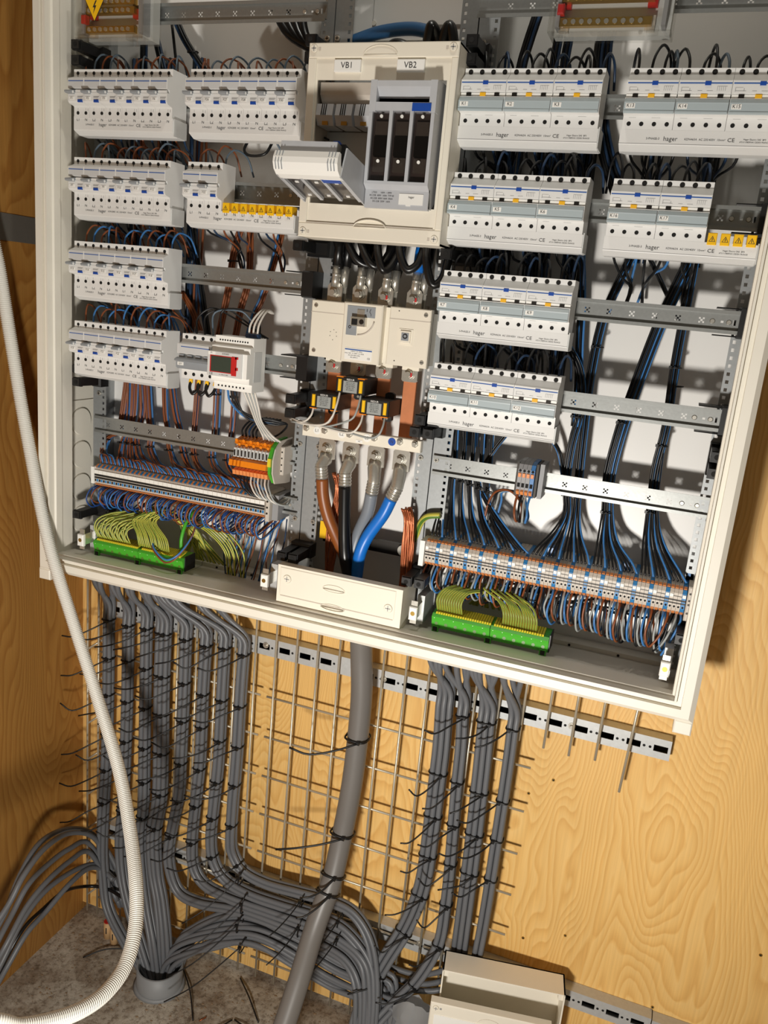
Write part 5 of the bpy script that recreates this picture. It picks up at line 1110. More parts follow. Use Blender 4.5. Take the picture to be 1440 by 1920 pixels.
LU = {k_: [(p[0], p[1], p[2] - H) for p in v] for k_, v in LEFT_UPPER.items()}
for key, cnt, cols, lab, r_ in (('a', 7, ('w_brown', 'w_brown'), 'first brown bundle crossing the bare third left rail', .0022), ('b', 6, ('w_brown', 'w_brown', 'w_brown'), 'second brown bundle crossing the bare third left rail', .0022), ('c', 8, ('w_brown', 'w_brown', 'w_brown', 'w_blue'), 'slanting brown bundle crossing the bare third left rail', .0022),
                           ('d', 6, ('w_black', 'w_navy', 'w_black'), 'dark bundle running down beside the left breaker banks', .0024), ('e', 6, ('w_brown', 'w_brown'), 'short brown bundle above the isolator switch', .0022),
                           ('t1', 5, ('w_black', 'w_navy'), 'first dark bundle under the top left rail', .0026), ('t2', 6, ('w_black', 'w_navy'), 'second dark bundle under the top left rail', .0026), ('t3', 6, ('w_black', 'w_navy', 'w_black'), 'thick slanting dark bundle under the top left rail', .0028), ('t4', 2, ('w_black',), 'thin dark pair under the top left rail', .0022)):
    for i in range(cnt):
        a = 2.4 * i; rr = .0030 * math.sqrt(i); m_ = cols[i % len(cols)]
        nm = {'w_brown': 'brown', 'w_black': 'black', 'w_navy': 'dark blue', 'w_blue': 'blue'}[m_]
        wire([(p[0] + rr * math.cos(a), p[1] + .6 * rr * math.sin(a), p[2]) for p in LU[key]], r_, m_, '%s wire in the %s' % (nm, lab), 'wire', '%s wires, %s' % (nm, lab), 4, 6)
# wiring of isolator switch and meter
for i in range(4):
    x = xs_ + MOD * (i + .5)
    part_ = wire([(x + .006, .024, z3 + .0), (x + .004, .03, z3 + .03 + .006 * i), (x + .03 + .01 * i, .04, z3 + .050), (x + .07, .05, z3 + .035), (.40 - .006 * i, .055, z3 + .004)], .0018, 'w_black' if i != 2 else 'w_slate', 'dark wire arching from the isolator switch to the energy meter, %s one' % ORD[i], 'wire', None, 5, 6)
    if i < 3: wire([(x, .020, z3 - .086), (x + .002, .012, z3 - .102), (x + .010, .010, z3 - .112), (x + .018, .014, z3 - .104), (x + .020, .022, z3 - .088)], .0030, 'w_black', 'short black jumper under the isolator switch, %s from the left' % ORD[i], 'wire', None, 6, 7)
    t = thing('ferrule', 'yellow wire ferrule under the isolator switch, %s from the left' % ORD[i], 'ferrule', (x, .02, z3 - .094)); part('sleeve', MB().cyl((x, .020, z3 - .083), (x, .018, z3 - .093), .0034, 8, .0042), 'yellow', t)
for i in range(3):
    x = .379 + i * .0085
    wire([(x, .018, z3 + .004), (x + .002, .02, z3 + .03), (x + .010 - .003 * i, .045, z3 + .055), (x + .012 - .006 * i, .08, z3 + .05)], .0020, 'w_white', 'white wire curving out of the top of the energy meter, %s from the left' % ORD[i], 'wire', None, 6, 7)
    t = thing('ferrule', 'blue twin ferrule on top of the energy meter, %s from the left' % ORD[i], 'ferrule', (x, .02, z3 + .004)); part('sleeve', MB().bevbox(x - .0045, x + .0045, .013, .024, z3 + .004, z3 + .012, .001), 'w_navy', t)
for i in range(7):
    m_ = ('w_white', 'w_grey')[i % 2]
    wire([(.372 + i * .004, .02, z3 - .094), (.384 + i * .003, .028, z3 - .125), (.396 + i * .0022, .030, z3 - .150), (.412 + i * .0035, .028, z3 - .172), (.410 + i * .006, .040, -.634)], .0020, m_, ('white' if i % 2 == 0 else 'grey') + ' wire running from the energy meter to the orange terminals', 'wire', 'white and grey meter wires', 6, 6)
wire([(.338, .02, z3 - .094), (.345, .022, z3 - .120), (.375, .03, z3 - .145), (.42, .045, z3 - .152), (.445, .06, z3 - .150)], .0022, 'w_blue', 'blue wire sweeping from the energy meter to the inner post', 'wire', None, 6, 6)
for i in range(3): wire([(.345 + .005 * i, .02, z3 - .094), (.352 + .005 * i, .022, z3 - .120), (.38, .03, z3 - .140 - .004 * i), (.425, .045, z3 - .146 - .004 * i), (.447, .06, z3 - .152), (.43, .07, z3 - .172), (.40, .08, z3 - .19)], .0020, 'w_black', 'black wire sweeping from the energy meter to the inner post', 'wire', 'black meter wires', 6, 6)

# ------------------------------------------------------------------ orange disconnect terminals
ot = thing('disconnect_terminals', 'group of orange disconnect terminals with clear levers on the left rail', 'terminal block', (.40, .05, -.712))
ON, OP, oxs = 10, .0077, .3545
for i in range(ON):
    x = oxs + i * OP
    b = part('terminal_block', MB().prism([(.085, -.640), (.060, -.640), (.040, -.650), (.034, -.662), (.034, -.690), (.040, -.702), (.060, -.714), (.085, -.714)], x, x + OP - .0006), 'tb_beige', ot)
    part('orange_top', MB().prism([(.056, -.634), (.030, -.640), (.026, -.646), (.034, -.650), (.056, -.646)], x + .0004, x + OP - .0008), 'orange', b)
    for zz, yy in ((-.6405, .0285), (-.6475, .0268)):
        if (i % 2 == 0) == (zz > -.645): part('screw_eye', MB().cyl((x + OP / 2, yy, zz), (x + OP / 2, yy - .0022, zz), .0030, 8), 'orange', b)
    part('clear_link', MB().prism([(.033, -.6515), (.024, -.655), (.022, -.672), (.033, -.674)], x + .0010, x + OP - .0014), 'device_side', b)
    part('link_gap', MB().box(x + .0022, x + OP - .0026, .0215, .0222, -.6700, -.6590), 'screw_dark', b)
    part('orange_slide', MB().prism([(.034, -.672), (.014, -.677), (.012, -.688), (.034, -.692)], x - (.003 if i < 4 else 0), x + OP - .0001), 'orange', b)
    part('orange_bottom', MB().prism([(.036, -.6945), (.022, -.698), (.024, -.707), (.056, -.712), (.056, -.702)], x + .0004, x + OP - .0008), 'orange_lever', b)
g_ = part('earth_block', MB().prism([(.085, -.630), (.050, -.632), (.030, -.645), (.020, -.665), (.022, -.695), (.040, -.716), (.085, -.718)], oxs + ON * OP, oxs + ON * OP + .006), 'pe_green', ot)
part('earth_stripe', MB().box(oxs + ON * OP - .0003, oxs + ON * OP + .0063, .0185, .0225, -.681, -.665), 'pe_yellow', g_)
part('end_plate', MB().prism([(.10, -.632), (.050, -.634), (.032, -.648), (.024, -.668), (.024, -.694), (.036, -.716), (.085, -.722), (.10, -.722)], oxs + ON * OP + .007, oxs + ON * OP + .0095), 'tb_beige', ot)
ec = part('end_clamp', MB().bevbox(oxs + ON * OP + .010, oxs + ON * OP + .018, .050, .11, -.700, -.645, .002), 'tb_beige', ot)
for z in (-.655, -.667, -.680, -.692): part('clamp_hole', MB().disc((oxs + ON * OP + .014, .0497, z), .0017, 8), 'screw_dark', ec)
for i in range(9):
    x = oxs + .004 + i * OP; m_ = 'w_black' if i < 3 else ('w_white' if i % 2 else 'w_grey')
    nm = {'w_black': 'black', 'w_white': 'white', 'w_grey': 'grey'}[m_]
    wire([(x, .050, -.712), (x + .004, .044, -.728), (x + .018, .046, -.746 - .001 * i), (x + .038, .060, -.752 - .001 * i), (.452, .088, -.748)], .0019, m_, '%s wire curving down and right under the orange terminals' % nm, 'wire', '%s wires under the orange terminals' % nm, 5, 6)
    if i < 5: wire([(x, .050, -.636), (x - .002, .052, -.622), (x + .006, .07, -.606), (x + .03, .09, -.600)], .0019, 'w_black' if i != 2 else 'w_navy', 'dark wire rising behind the orange terminals', 'wire', 'dark wires behind the orange terminals', 5, 6)

# ------------------------------------------------------------------ small four-way terminal on the right rail
st = thing('terminal_group', 'small group of three grey and one blue terminal blocks on the right rail', 'terminal block', (.92, .05, -.66))
for i in range(4):
    x = .9035 + i * .0072
    b = part('terminal_block', MB().prism([(.085, -.600), (.050, -.600), (.034, -.604), (.028, -.612), (.028, -.652), (.040, -.662), (.085, -.662)], x, x + .0068), 'w_blue' if i == 3 else 'tb_grey', st)
    part('wire_port', MB().cyl((x + .0034, .0285, -.6145), (x + .0034, .0275, -.6145), .0025, 10), 'hole', b)
    part('orange_lever', MB().bevbox(x + .0008, x + .0060, .0255, .0285, -.6255, -.6185, .0006), 'orange_lever', b)
    part('lower_port', MB().box(x + .0010, x + .0058, .0272, .0282, -.6430, -.6360), 'hole', b)
    part('lower_lever', MB().prism([(.0275, -.6475), (.024, -.6500), (.030, -.6565), (.036, -.6570)], x + .0008, x + .0060), 'orange_lever', b)
    m_ = ('w_brown', 'w_black', 'w_grey', 'w_blue')[i]
    xx = x + .0034
    wire([(xx, .034, -.657), (xx - .001, .026, -.672), (xx + .001, .020, -.690), (xx + .005 - .002 * i, .026, -.703), (xx + .009 - .003 * i, .045, -.696), (xx + .002 - .004 * i, .060, -.676), (xx - .02, .072, -.662), (xx - .045 - .004 * i, .085, -.668), (xx - .06, .095, -.69), (xx - .068, .10, -.74)], .0021, m_, ('brown', 'black', 'grey', 'blue')[i] + ' wire looping under the small terminal group and back left', 'wire', None, 5, 7)
for x in (.899, .9325): part('end_clamp', MB().box(x, x + .004, .036, .09, -.660, -.602), 'screw_dark', st)
part('end_stop', MB().box(.9375, .945, .045, .09, -.662, -.602), 'tb_grey', st)

# ------------------------------------------------------------------ green earth blocks
def earth_block(x0, x1, zt, yf, label, arcs, seed, where):
    t = thing('earth_terminal', label, 'terminal block', ((x0 + x1) / 2, yf, zt - .034))
    mid_ = (x0 + x1) / 2 + .002; n_ = int((x1 - x0 - .012) / .0045)
    for k, (a, b) in enumerate(((x0, mid_ - .0006), (mid_ + .0006, x1))):
        h = part('housing', MB().prism([(yf + .006, zt - .005), (yf, zt - .010), (yf + .002, zt - .016), (yf + .006, zt - .033), (yf + .040, zt - .033), (yf + .040, zt - .001)], a, b), 'pe_green', t)
        for i in range(6):
            fx = a + (b - a) * (i + .5) / 6
            part('screw_hole', MB().cyl((fx, yf + .0042, zt - .0235), (fx, yf + .0030, zt - .0235), .0032, 8), 'w_green', h)
            part('test_pin', MB().disc((fx - .004, yf + .0008, zt - .0125), .0009, 6), 'label', h)
    for i in range(n_):
        x = x0 + .006 + i * .0045
        if abs(x - mid_) < .003: continue
        part('yellow_lever', MB().prism([(yf + .004, zt - .0055), (yf + .030, zt + .0005), (yf + .030, zt + .0030), (yf + .006, zt - .002)], x, x + .0034), 'pe_yellow', t)
    for x in (x0 + .002, mid_ - .008, x1 - .014):
        c = part('foot_clip', MB().box(x, x + .012, yf + .002, yf + .006, zt - .041, zt - .028), 'pe_green', t)
        part('clip_gap', MB().box(x + .002, x + .010, yf + .0012, yf + .002, zt - .038, zt - .030), 'dark', c)
    part('side_cheek', MB().box(x1, x1 + .002, yf + .008, yf + .044, zt - .034, zt - .002), 'black_plastic', t)
    random.seed(seed)
    for i in range(n_):
        x = x0 + .0077 + i * .0045
        p = arcs(i, n_, x)
        if p: wire(p, .0017, ['w_yellow', 'w_green'], 'green-yellow earth wire arching from the %s earth block' % where, 'wire', 'earth wires of the %s block' % where, 4)
def arcs_l(i, n_, x):
    if abs(i / n_ - .44) < .045 or i > n_ * .86: return None
    if i < n_ * .42:
        cx = .175
        return [(x, .018, -.891), (x - .006, .014, -.868 - .004 * (i % 3)), (x + .004, .022, -.848 - .004 * (i % 4)), (x + .045, .045, -.834 - .002 * (i % 5)), (cx - .02 + rnd(.01), .075, -.836), (cx + .03 + rnd(.02), .10, -.855), (cx + .06 + rnd(.04), .11, -.93)]
    u = (i / n_ - .46) / .4
    return [(x, .018, -.891), (x - .006 + rnd(.002), .016, -.865), (x - .020 - .02 * u, .028, -.840), (.165 + rnd(.02), .05, -.822 + rnd(.006)), (.15 + rnd(.03), .085, -.826), (.19 + rnd(.03), .11, -.85), (.25 + rnd(.06), .11, -.93)]
def arcs_r(i, n_, x):
    if i < n_ * .24:
        return [(x, .022, -.890), (x - .002, .018, -.868), (x + .006, .030, -.852), (x + .03, .050, -.846 - .002 * (i % 3)), (.86, .085, -.848), (.88 + rnd(.02), .11, -.90)]
    if i > n_ * .60 and i < n_ * .92:
        return [(x, .022, -.890), (x - .001, .016, -.868), (x - .014, .026, -.850 - .001 * (i % 5)), (x - .05, .048, -.840 - .003 * (i % 3)), (.87, .08, -.846), (.85 + rnd(.02), .11, -.90)]
    return None
earth_block(.036, .256, -.893, .012, 'green and yellow earth terminal block at the lower left full of wires', arcs_l, 51, 'left')
earth_block(.785, .998, -.892, .014, 'green and yellow earth terminal block at the lower right', arcs_r, 52, 'right')
# yellow-green wires dropping into the gland plate right of the left block
for i in range(7): wire([(.20 + .012 * i, .09, -.842), (.26 + .010 * i, .085, -.852), (.30 + .008 * i + rnd(.006), .09, -.89), (.31 + .006 * i + rnd(.008), .10, -.945)], .0018, ['w_yellow', 'w_green'], 'green-yellow wire dropping right of the left earth block', 'wire', 'earth wires right of the left block', 5)
wire([(.243, .028, -.892), (.243, .026, -.86), (.246, .04, -.825), (.25, .07, -.805)], .0036, 'pe_green', 'thick green wire standing in the right end of the left earth block', 'wire', None, 6, 8)
for j, (m_, nm) in enumerate((('w_blue', 'blue'), ('w_brown', 'brown'))): wire([(.165 - .006 * j, .04, -.868 - .006 * j), (.19, .008, -.885 - .006 * j), (.225, -.002, -.901 - .006 * j), (.250, .004, -.888 - .004 * j), (.262, .03, -.858), (.258, .06, -.825)], .0020, m_, nm + ' wire drooping in front of the left earth block', 'wire', None, 6, 7)
# small ties on the wire bundles
def small_tie(x, y, z, w_, label, head=1, m='black_plastic'):
    t = thing('cable_tie', label, 'cable tie', (x, y, z), 'small cable ties on the wire bundles')
    part('loop', MB().tube([(x + (w_ + .001) * math.cos(a), y + .007 * math.sin(a), z + .0006 * math.cos(a)) for a in [2 * PI * i / 14 for i in range(15)]], .0013, 5, False), m, t)
    part('head', MB().box(x + head * w_ - .002, x + head * w_ + .003, y - .006, y - .001, z - .0022, z + .0022), m, t)
def along(path, z):
    for a, b in zip(path, path[1:]):
        if (a[2] - z) * (b[2] - z) <= 0 and a[2] != b[2]:
            f = (z - a[2]) / (b[2] - a[2]); return [a[i] + (b[i] - a[i]) * f for i in range(3)]
    return list(path[-1])
for bi, pth in enumerate(BPATH):
    for zz in ((-.70, -.57) if bi > 3 else (-.70,)):
        p = along(pth, zz); small_tie(p[0], p[1], p[2], .0075, 'small black cable tie on the %s brown bundle above the left strip, %s' % (ORD[bi], 'near the terminals' if zz < -.6 else 'under the breakers'), -1)
for key, zz in (('A', -.40), ('A', -.66), ('B', -.52), ('B', -.69), ('C', -.42), ('C', -.55), ('C', -.68), ('C2', -.45), ('A0', -.66), ('T2', .03), ('T5', -.02), ('M1', -.52)):
    p = along(RW[key], zz); small_tie(p[0] + .002, p[1], p[2], .0085, 'small black cable tie on a hanging black and blue bundle at the right', -1)
for g in range(6):
    x = .757 + .0165 * g + .003; small_tie(x, .092, -.655 - .004 * g, .0062, 'small cable tie under the right rail, on the %s feeder bundle' % ORD[g], 1)
for key, zz in (('a', -.31), ('c', -.325), ('t3', .058)):
    p = along(LU[key], zz); small_tie(p[0] + .001, p[1], p[2], .0080, 'small cable tie on the %s bundle of the left side' % {'a': 'first brown', 'c': 'slanting brown', 't3': 'thick slanting dark'}[key], -1)
# ------------------------------------------------------------------ wire mesh and strut rails on the wall under the cabinet
GRID = thing('cable_mesh', 'welded steel wire mesh fixed to the plywood under the cabinet', 'mesh', (.4, .16, -1.98))
def rod(p0, p1, nm): part(nm, MB().cyl(p0, p1, .0026, 8), 'rod_steel', GRID)
RODX = [-.098, -.066] + [.006 + .05 * i for i in range(23)]
for i, x in enumerate(RODX):
    lowz = -1.985
    if x > .735: lowz = -1.83
    if x > .94: lowz = -1.180 - .0025 * (i % 3)
    if x > .9 and x < .95: lowz = -1.80
    rod((x, .158, -.93), (x + (.0 if x < .9 else -.002), .158, lowz), 'vertical_rod')
rod((1.168, .145, -.95), (1.158, .150, -1.228), 'vertical_rod')
for i, z in enumerate([-1.236 - .1 * k for k in range(8)]):
    for a, b in ((-.066, .372), (.388, .795), (.812, .985)):
        if i > 6 and a > .8: continue
        rod((a, .163, z), (b, .163, z + .0), 'horizontal_rod')
    rod((-.098, .158, z), (-.066, .19, z + .028), 'bent_end')
def strut(x0, x1, zc, label, pitch=.05, first=.02, h=.041):
    """slotted C-rail seen from its slotted side"""
    t = thing('strut_rail', label, 'rail', ((x0 + x1) / 2, .19, zc - h / 2))
    y = .172
    part('edges', MB().prism([(y + .002, zc + h / 2), (.199, zc + h / 2), (.199, zc + h / 2 - .002), (y + .002, zc + h / 2 - .002)], x0, x1).prism([(y + .002, zc - h / 2), (.199, zc - h / 2), (.199, zc - h / 2 + .002), (y + .002, zc - h / 2 + .002)], x0, x1), 'galv', t)
    xs = [x0]; holes = set(); x = x0 + first
    while x + .026 < x1 - .003:
        xs += [x, x + .026]; holes.add((len(xs) - 2, 1))
        x += pitch
    xs.append(x1)
    part('slotted_face', MB().plate(xs, [zc - h / 2, zc - .0065, zc + .0065, zc + h / 2], y, y + .002, holes), 'galv', t)
    x = x0 + first + .026 + .0065
    while x + .012 < x1:
        for d in (0, .011): part('small_hole', MB().disc((x + d, y - .0003, zc), .0028, 8), 'hole', t)
        x += pitch
    part('dark_back', MB().box(x0 + .002, x1 - .002, .194, .1955, zc - h / 2 + .002, zc + h / 2 - .002), 'screw_dark', t)
    return t
strut(-.055, .585, -1.122, 'slotted galvanised strut rail under the left half of the cabinet', .05, .012)
strut(.585, 1.236, -1.130, 'slotted galvanised strut rail under the right half of the cabinet', .05, .02)
strut(-.06, .60, -1.735, 'slotted strut rail behind the lower bends of the grey cables', .05, .012)
strut(.60, 1.30, -1.745, 'slotted strut rail behind the loose cover', .05, .012)
strut(1.302, 2.6, -1.748, 'slotted strut rail running out to the lower right', .05, .022)
for x, z in ((.374, -1.118), (.0, -1.12), (.655, -1.128), (1.05, -1.128), (1.33, -1.748), (.42, -1.735), (.8, -1.74)):
    t = thing('strut_screw', 'zinc screw fixing a strut rail to the plywood', 'screw', (x, .172, z), 'screws in the strut rails')
    part('washer', MB().cyl((x, .172, z), (x, .170, z), .007, 12), 'tin', t); part('head', MB().cyl((x, .170, z), (x, .166, z), .0042, 8, .003), 'tin', t)
# screws left in the plywood
for x, z in ((1.03, -1.27), (1.105, -1.62), (1.02, -1.66), (1.47, -1.52), (1.45, -1.30), (1.60, -1.46), (.985, -1.315), (1.30, -1.72)):
    t = thing('wood_screw', 'small dark screw head sunk in the plywood', 'screw', (x, .20, z), 'screw heads in the plywood')
    part('head', MB().cyl((x, .2003, z), (x, .1990, z), .0034, 10), 'brass', t); part('recess', MB().disc((x, .1988, z), .0018, 6), 'hole', t)

# ------------------------------------------------------------------ grey cables
def frames(pts, k=6):
    P = spline(pts, k); out = []
    for i, p in enumerate(P):
        t = (P[min(i + 1, len(P) - 1)] - P[max(i - 1, 0)]).normalized()
        nrm = Vector((0, 1, 0)) - t * t.y; nrm.normalize(); out.append((p, t, nrm, t.cross(nrm)))
    return out
CR = .0060
POS4 = ['left front', 'right front', 'left rear', 'right rear']
POS6 = ['left front', 'middle front', 'right front', 'left rear', 'middle rear', 'right rear']
def bundle(ent, path, lay, label, group, idx):
    F = frames(path, 10)
    for j, (u, w_) in enumerate(lay):
        f = j / max(1, len(lay) - 1) * (len(ent) - 1); i0 = min(int(f), len(ent) - 2); e = Vector(ent[i0]).lerp(Vector(ent[i0 + 1]), f - i0)
        e = e + Vector((rnd(.003), .010 * w_ / .006, 0))
        body = [p + b * (-u) + n_ * w_ for p, t, n_, b in F]
        p0 = body[0]
        head = [Vector((e.x, e.y, 1.085)), Vector((e.x, e.y, 1.035)), Vector((e.x + (p0.x - e.x) * .12, e.y + .006, e.z - .012)), Vector((p0.x - (p0.x - e.x) * .10, p0.y, p0.z + .042)), p0]
        mb = MB(0); mb.tube(spline(head, 6)[:-1] + body, CR, 9)
        solo('grey_cable', mb, 'cable_grey', (POS4 if len(lay) == 4 else POS6)[j] + ' ' + label, 'cable', group)
    return F
L4 = [(-.006, -.006), (.006, -.006), (-.006, .006), (.006, .006)]
L6 = [(-.012, -.005), (0, -.0065), (.012, -.005), (-.012, .006), (0, .0065), (.012, .006)]
def cable_tie(F, s, half, label, group, tail=1, tl=.085, drop=.03, yout=.05, upright=True, half_y=.0138, r=.0019):
    """strap round a bundle at parameter s (0..1) with its uncut tail sticking out"""
    i = min(len(F) - 2, max(0, int(round(s * (len(F) - 1))))); p, t, n_, b = F[i]
    A, B = half + .0012, half_y
    ring = []
    for k in range(19):
        a = 2 * PI * k / 18; ca, sa = math.cos(a), math.sin(a)
        ring.append(p + b * (A * math.copysign(abs(ca) ** .6, ca)) + n_ * (B * math.copysign(abs(sa) ** .6, sa)))
    hd = p + b * (A * .45 * tail) - n_ * (B + .002)
    o = thing('cable_tie', label, 'cable tie', (p.x, p.y, p.z - H), group)
    part('strap', MB(0).tube(ring, r, 5, False), 'black_plastic', o)
    hb = MB(0); s_ = .0032; hb.box(-s_, s_, -s_, s_, -s_, s_); hb.xform(Matrix.Translation(hd)); part('head', hb, 'black_plastic', o)
    if tl:
        d = Vector((-1, 0, 0)); q = [hd, hd + Vector((-tl * .30, -yout * .45, -drop * .45 + rnd(.004))), hd + Vector((-tl * .68, -yout * .85, -drop * .95 + rnd(.006))), hd + Vector((-tl, -yout, -drop + rnd(.012) + .004))]
        part('tail', MB(0).tube(spline(q, 4), r * .95, 5), 'black_plastic', o)
random.seed(61)
wordsL = ['leftmost', 'second', 'third', 'fourth', 'fifth', 'sixth', 'seventh', 'eighth']
def s_at_z(F, z, start=0):
    for i in range(start, len(F) - 1):
        if (F[i][0].z - z) * (F[i + 1][0].z - z) <= 0: return i / (len(F) - 1)
    return None
LF = []
for i, (ent, path) in enumerate(LEFT_BUNDLES):
    lay = L4 if i not in (3,) else L6[:2] + L6[2:]
    where = 'grey cable in the %s vertical bundle of the left group' % wordsL[i] if i else 'grey cable in the leftmost vertical bundle under the cabinet'
    F = bundle(ent, path, lay, where, 'cables of the %s left bundle' % wordsL[i], i); LF.append(F)
    half = .012 if lay is L4 else .018
    z0 = path[0][2]
    for k in range(7):
        z = (z0 if k == 0 else 2.03 - 1.236 - .1 * (k - 1) + .004 * (i % 3) - (.0 if k == 0 else .006 * i)) - (.003 if k == 0 else 0)
        if k and z > z0 - .05: continue
        s = s_at_z(F, z)
        if s is None or z < .30: continue
        cable_tie(F, s, half, 'black cable tie on the %s left cable bundle, %s from the top' % (wordsL[i], ORD[k]), 'cable ties of the left cable bundles', 1 if (i + k) % 3 else 1, .075 + .02 * random.random(), .026 + .012 * random.random(), .045 + .02 * random.random())
RF = []
wordsR = ['first', 'second', 'third', 'fourth']
for i, (ent, path) in enumerate(RIGHT_BUNDLES):
    lay = (L6, L4, L6, L4)[i]
    F = bundle(ent, path, lay, 'grey cable in the %s vertical bundle of the right group' % wordsR[i], 'cables of the %s right bundle' % wordsR[i], i); RF.append(F)
    half = .018 if lay is L6 else .012
    z0 = path[0][2]; k = 0
    for z in [z0] + [2.03 - 1.20 - .098 * q - .004 * i for q in range(1, 8)]:
        s = s_at_z(F, z)
        if s is None or (k and z > z0 - .05) or z < (.16 if i < 2 else .44): continue
        cable_tie(F, s, half, 'black cable tie on the %s right cable bundle, %s from the top' % (wordsR[i], ORD[k]), 'cable ties of the right cable bundles', 1 if i < 3 else -1, .05 + .025 * random.random(), .024 + .014 * random.random(), .03 + .02 * random.random(), half_y=.0138); k += 1
def single(pts, r, m, label, cat, group, name, n=10, k=7):
    mb = MB(0); mb.tube(spline(pts, k), r, n); return solo(name, mb, m, label, cat, group)
for i, p in enumerate(PIPE_RUNS):
    single(p, CR, 'cable_grey', '%s grey cable bending out of the floor pipe to the right, counted from below' % ORD[(1, 0, 2, 5, 4, 3)[i]], 'cable', 'cables out of the floor pipe', 'grey_cable')
    single([(q_[0] + .004, q_[1] + .010, q_[2] + .010) for q_ in p], CR, 'cable_grey', 'grey cable bending out of the floor pipe behind the front ones', 'cable', 'rear cables out of the floor pipe', 'grey_cable')
for i, p in enumerate(FLOOR_RUNS): single(p, CR, 'cable_grey', '%s grey cable from the top curving behind the loose cover' % ORD[i], 'cable', 'cables behind the loose cover', 'grey_cable')
single(MAIN_CABLE, .0225, 'cable_main', 'very thick grey supply cable running down over the wire mesh to the floor', 'cable', None, 'supply_cable', 20, 9)
MF = frames(MAIN_CABLE[:11], 8)
for s, lab in ((.415, 'upper'), (.60, 'second'), (.685, 'third'), (.725, 'lowest')):
    i = int(s * (len(MF) - 1)); p, t_, n_, b_ = MF[i]
    cable_tie(MF, s, .0232, 'wide black cable tie on the thick supply cable, %s one' % lab, 'ties of the supply cable', 1, .13 if s < .65 else .05, .03, .05, half_y=.0245, r=.0024)
for i, p in enumerate(LEFT_OUT): single(p, .0062, 'cable_grey', '%s dark grey cable from the top arching along the side wall' % ORD[i], 'cable', 'cables arching along the side wall', 'grey_cable', 9, 6)
single(LEFT_OUT_BLACK, .0042, 'c_black', 'thin black cable arching lowest along the side wall', 'cable', None, 'black_cable', 8, 6)
# ties across the horizontal runs
def run_tie(x, z, y, hz, label, tl=.11):
    t = thing('cable_tie', label, 'cable tie', (x, y, z - H), 'ties across the horizontal grey cables')
    part('strap', MB(0).tube([(x + .003 * math.sin(a), y + .016 * math.cos(a) - .004, z + hz * math.sin(a)) for a in [2 * PI * i / 16 for i in range(17)]], .0016, 5, False), 'black_plastic', t)
    part('head', MB(0).box(x - .0035, x + .0035, y - .024, y - .018, z + hz * .4 - .003, z + hz * .4 + .003), 'black_plastic', t)
    part('tail', MB(0).tube(spline([(x, y - .020, z + hz * .4), (x - tl * .3, y - .05, z - tl * .3), (x - tl * .62, y - .085, z - tl * .62), (x - tl, y - .11, z - tl * .9)], 4), .0015, 5), 'black_plastic', t)
for x, y, z, hz, lab, tl in ((.373, .125, .345, .020, 'uppermost black tie on the horizontal cables left of the supply cable', .09), (.389, .115, .285, .026, 'second black tie on the horizontal cables left of the supply cable', .10), (.384, .108, .232, .022, 'third black tie on the horizontal cables left of the supply cable', .12), (.402, .095, .190, .018, 'lowest black tie on the horizontal cables left of the supply cable', .14),
                             (.530, .130, .338, .018, 'black tie on the upper horizontal cables just left of the supply cable', .03), (.535, .117, .276, .026, 'black tie on the middle horizontal cables just left of the supply cable', .03), (.628, .12, .330, .018, 'black tie on the cable bend right of the supply cable', .03), (.632, .112, .290, .018, 'lower black tie on the cable bend right of the supply cable', .03)):
    run_tie(x, z, y, hz, lab, tl)

# ------------------------------------------------------------------ corrugated conduit hanging in front
P = spline(CONDUIT, 40); L = [0.0]
for a, b in zip(P, P[1:]): L.append(L[-1] + (b - a).length)
pitch = .0036; npt = int(L[-1] / (pitch / 4)); pts = []; rad = []; j = 0
for i in range(npt):
    s = i * pitch / 4
    while j < len(L) - 2 and L[j + 1] < s: j += 1
    f = (s - L[j]) / max(1e-9, L[j + 1] - L[j]); pts.append(P[j].lerp(P[j + 1], f)); rad.append(.0125 if i % 4 in (0, 1) else .0110)
mb = MB(0); mb.tube(pts, .01, 14, radii=rad); solo('corrugated_conduit', mb, 'conduit_white', 'white corrugated conduit hanging in front of the cabinet corner down to the floor', 'conduit')

# ------------------------------------------------------------------ things on the floor
def floor_pipe(cx, cy_, rO, hh, label):
    t = thing('floor_pipe', label, 'pipe', (cx, cy_, -H)); n_ = 32; rI = rO - .0035; pm = MB(0)
    for r_, z in ((rO, 0.0), (rO, hh), (rI, hh), (rI, -.04)):
        for i in range(n_): pm.v.append((cx + r_ * math.cos(2 * PI * i / n_), cy_ + r_ * math.sin(2 * PI * i / n_), z))
    for q_ in range(3):
        for i in range(n_): pm.face([q_ * n_ + i, q_ * n_ + (i + 1) % n_, (q_ + 1) * n_ + (i + 1) % n_, (q_ + 1) * n_ + i], q_ != 1)
    part('pipe_wall', pm, 'pipe_grey', t)
    part('dark_bore', MB(0).cyl((cx, cy_, .0005), (cx, cy_, .012), rI, n_), 'hole', t)
    part('mortar_ring', MB(0).cyl((cx, cy_, 0), (cx, cy_, .005), rO + .008, n_, rO + .001), 'pipe_grey', t)
floor_pipe(.185, .080, .0555, .058, 'short grey plastic pipe stub in the floor swallowing the grey cables')
floor_pipe(.738, .066, .062, .020, 'low grey plastic pipe stub in the floor beside the plastic bag')
for x, y, lab in ((-.022, .146, 'rear'), (.006, .136, 'front')):
    t = thing('wooden_peg', 'pale round peg with a red top on the floor in the corner, %s one' % lab, 'peg', (x, y, -H))
    part('shaft', MB(0).cyl((x, y, 0), (x, y, .048), .0105, 14), 'peg_wood', t)
    part('red_top', MB(0).cyl((x, y, .048), (x, y, .0495), .0100, 14), 'red', t)
    part('ink_mark', MB(0).box(x + .001, x + .004, y - .0108, y - .0102, .018, .036), 'print', t)
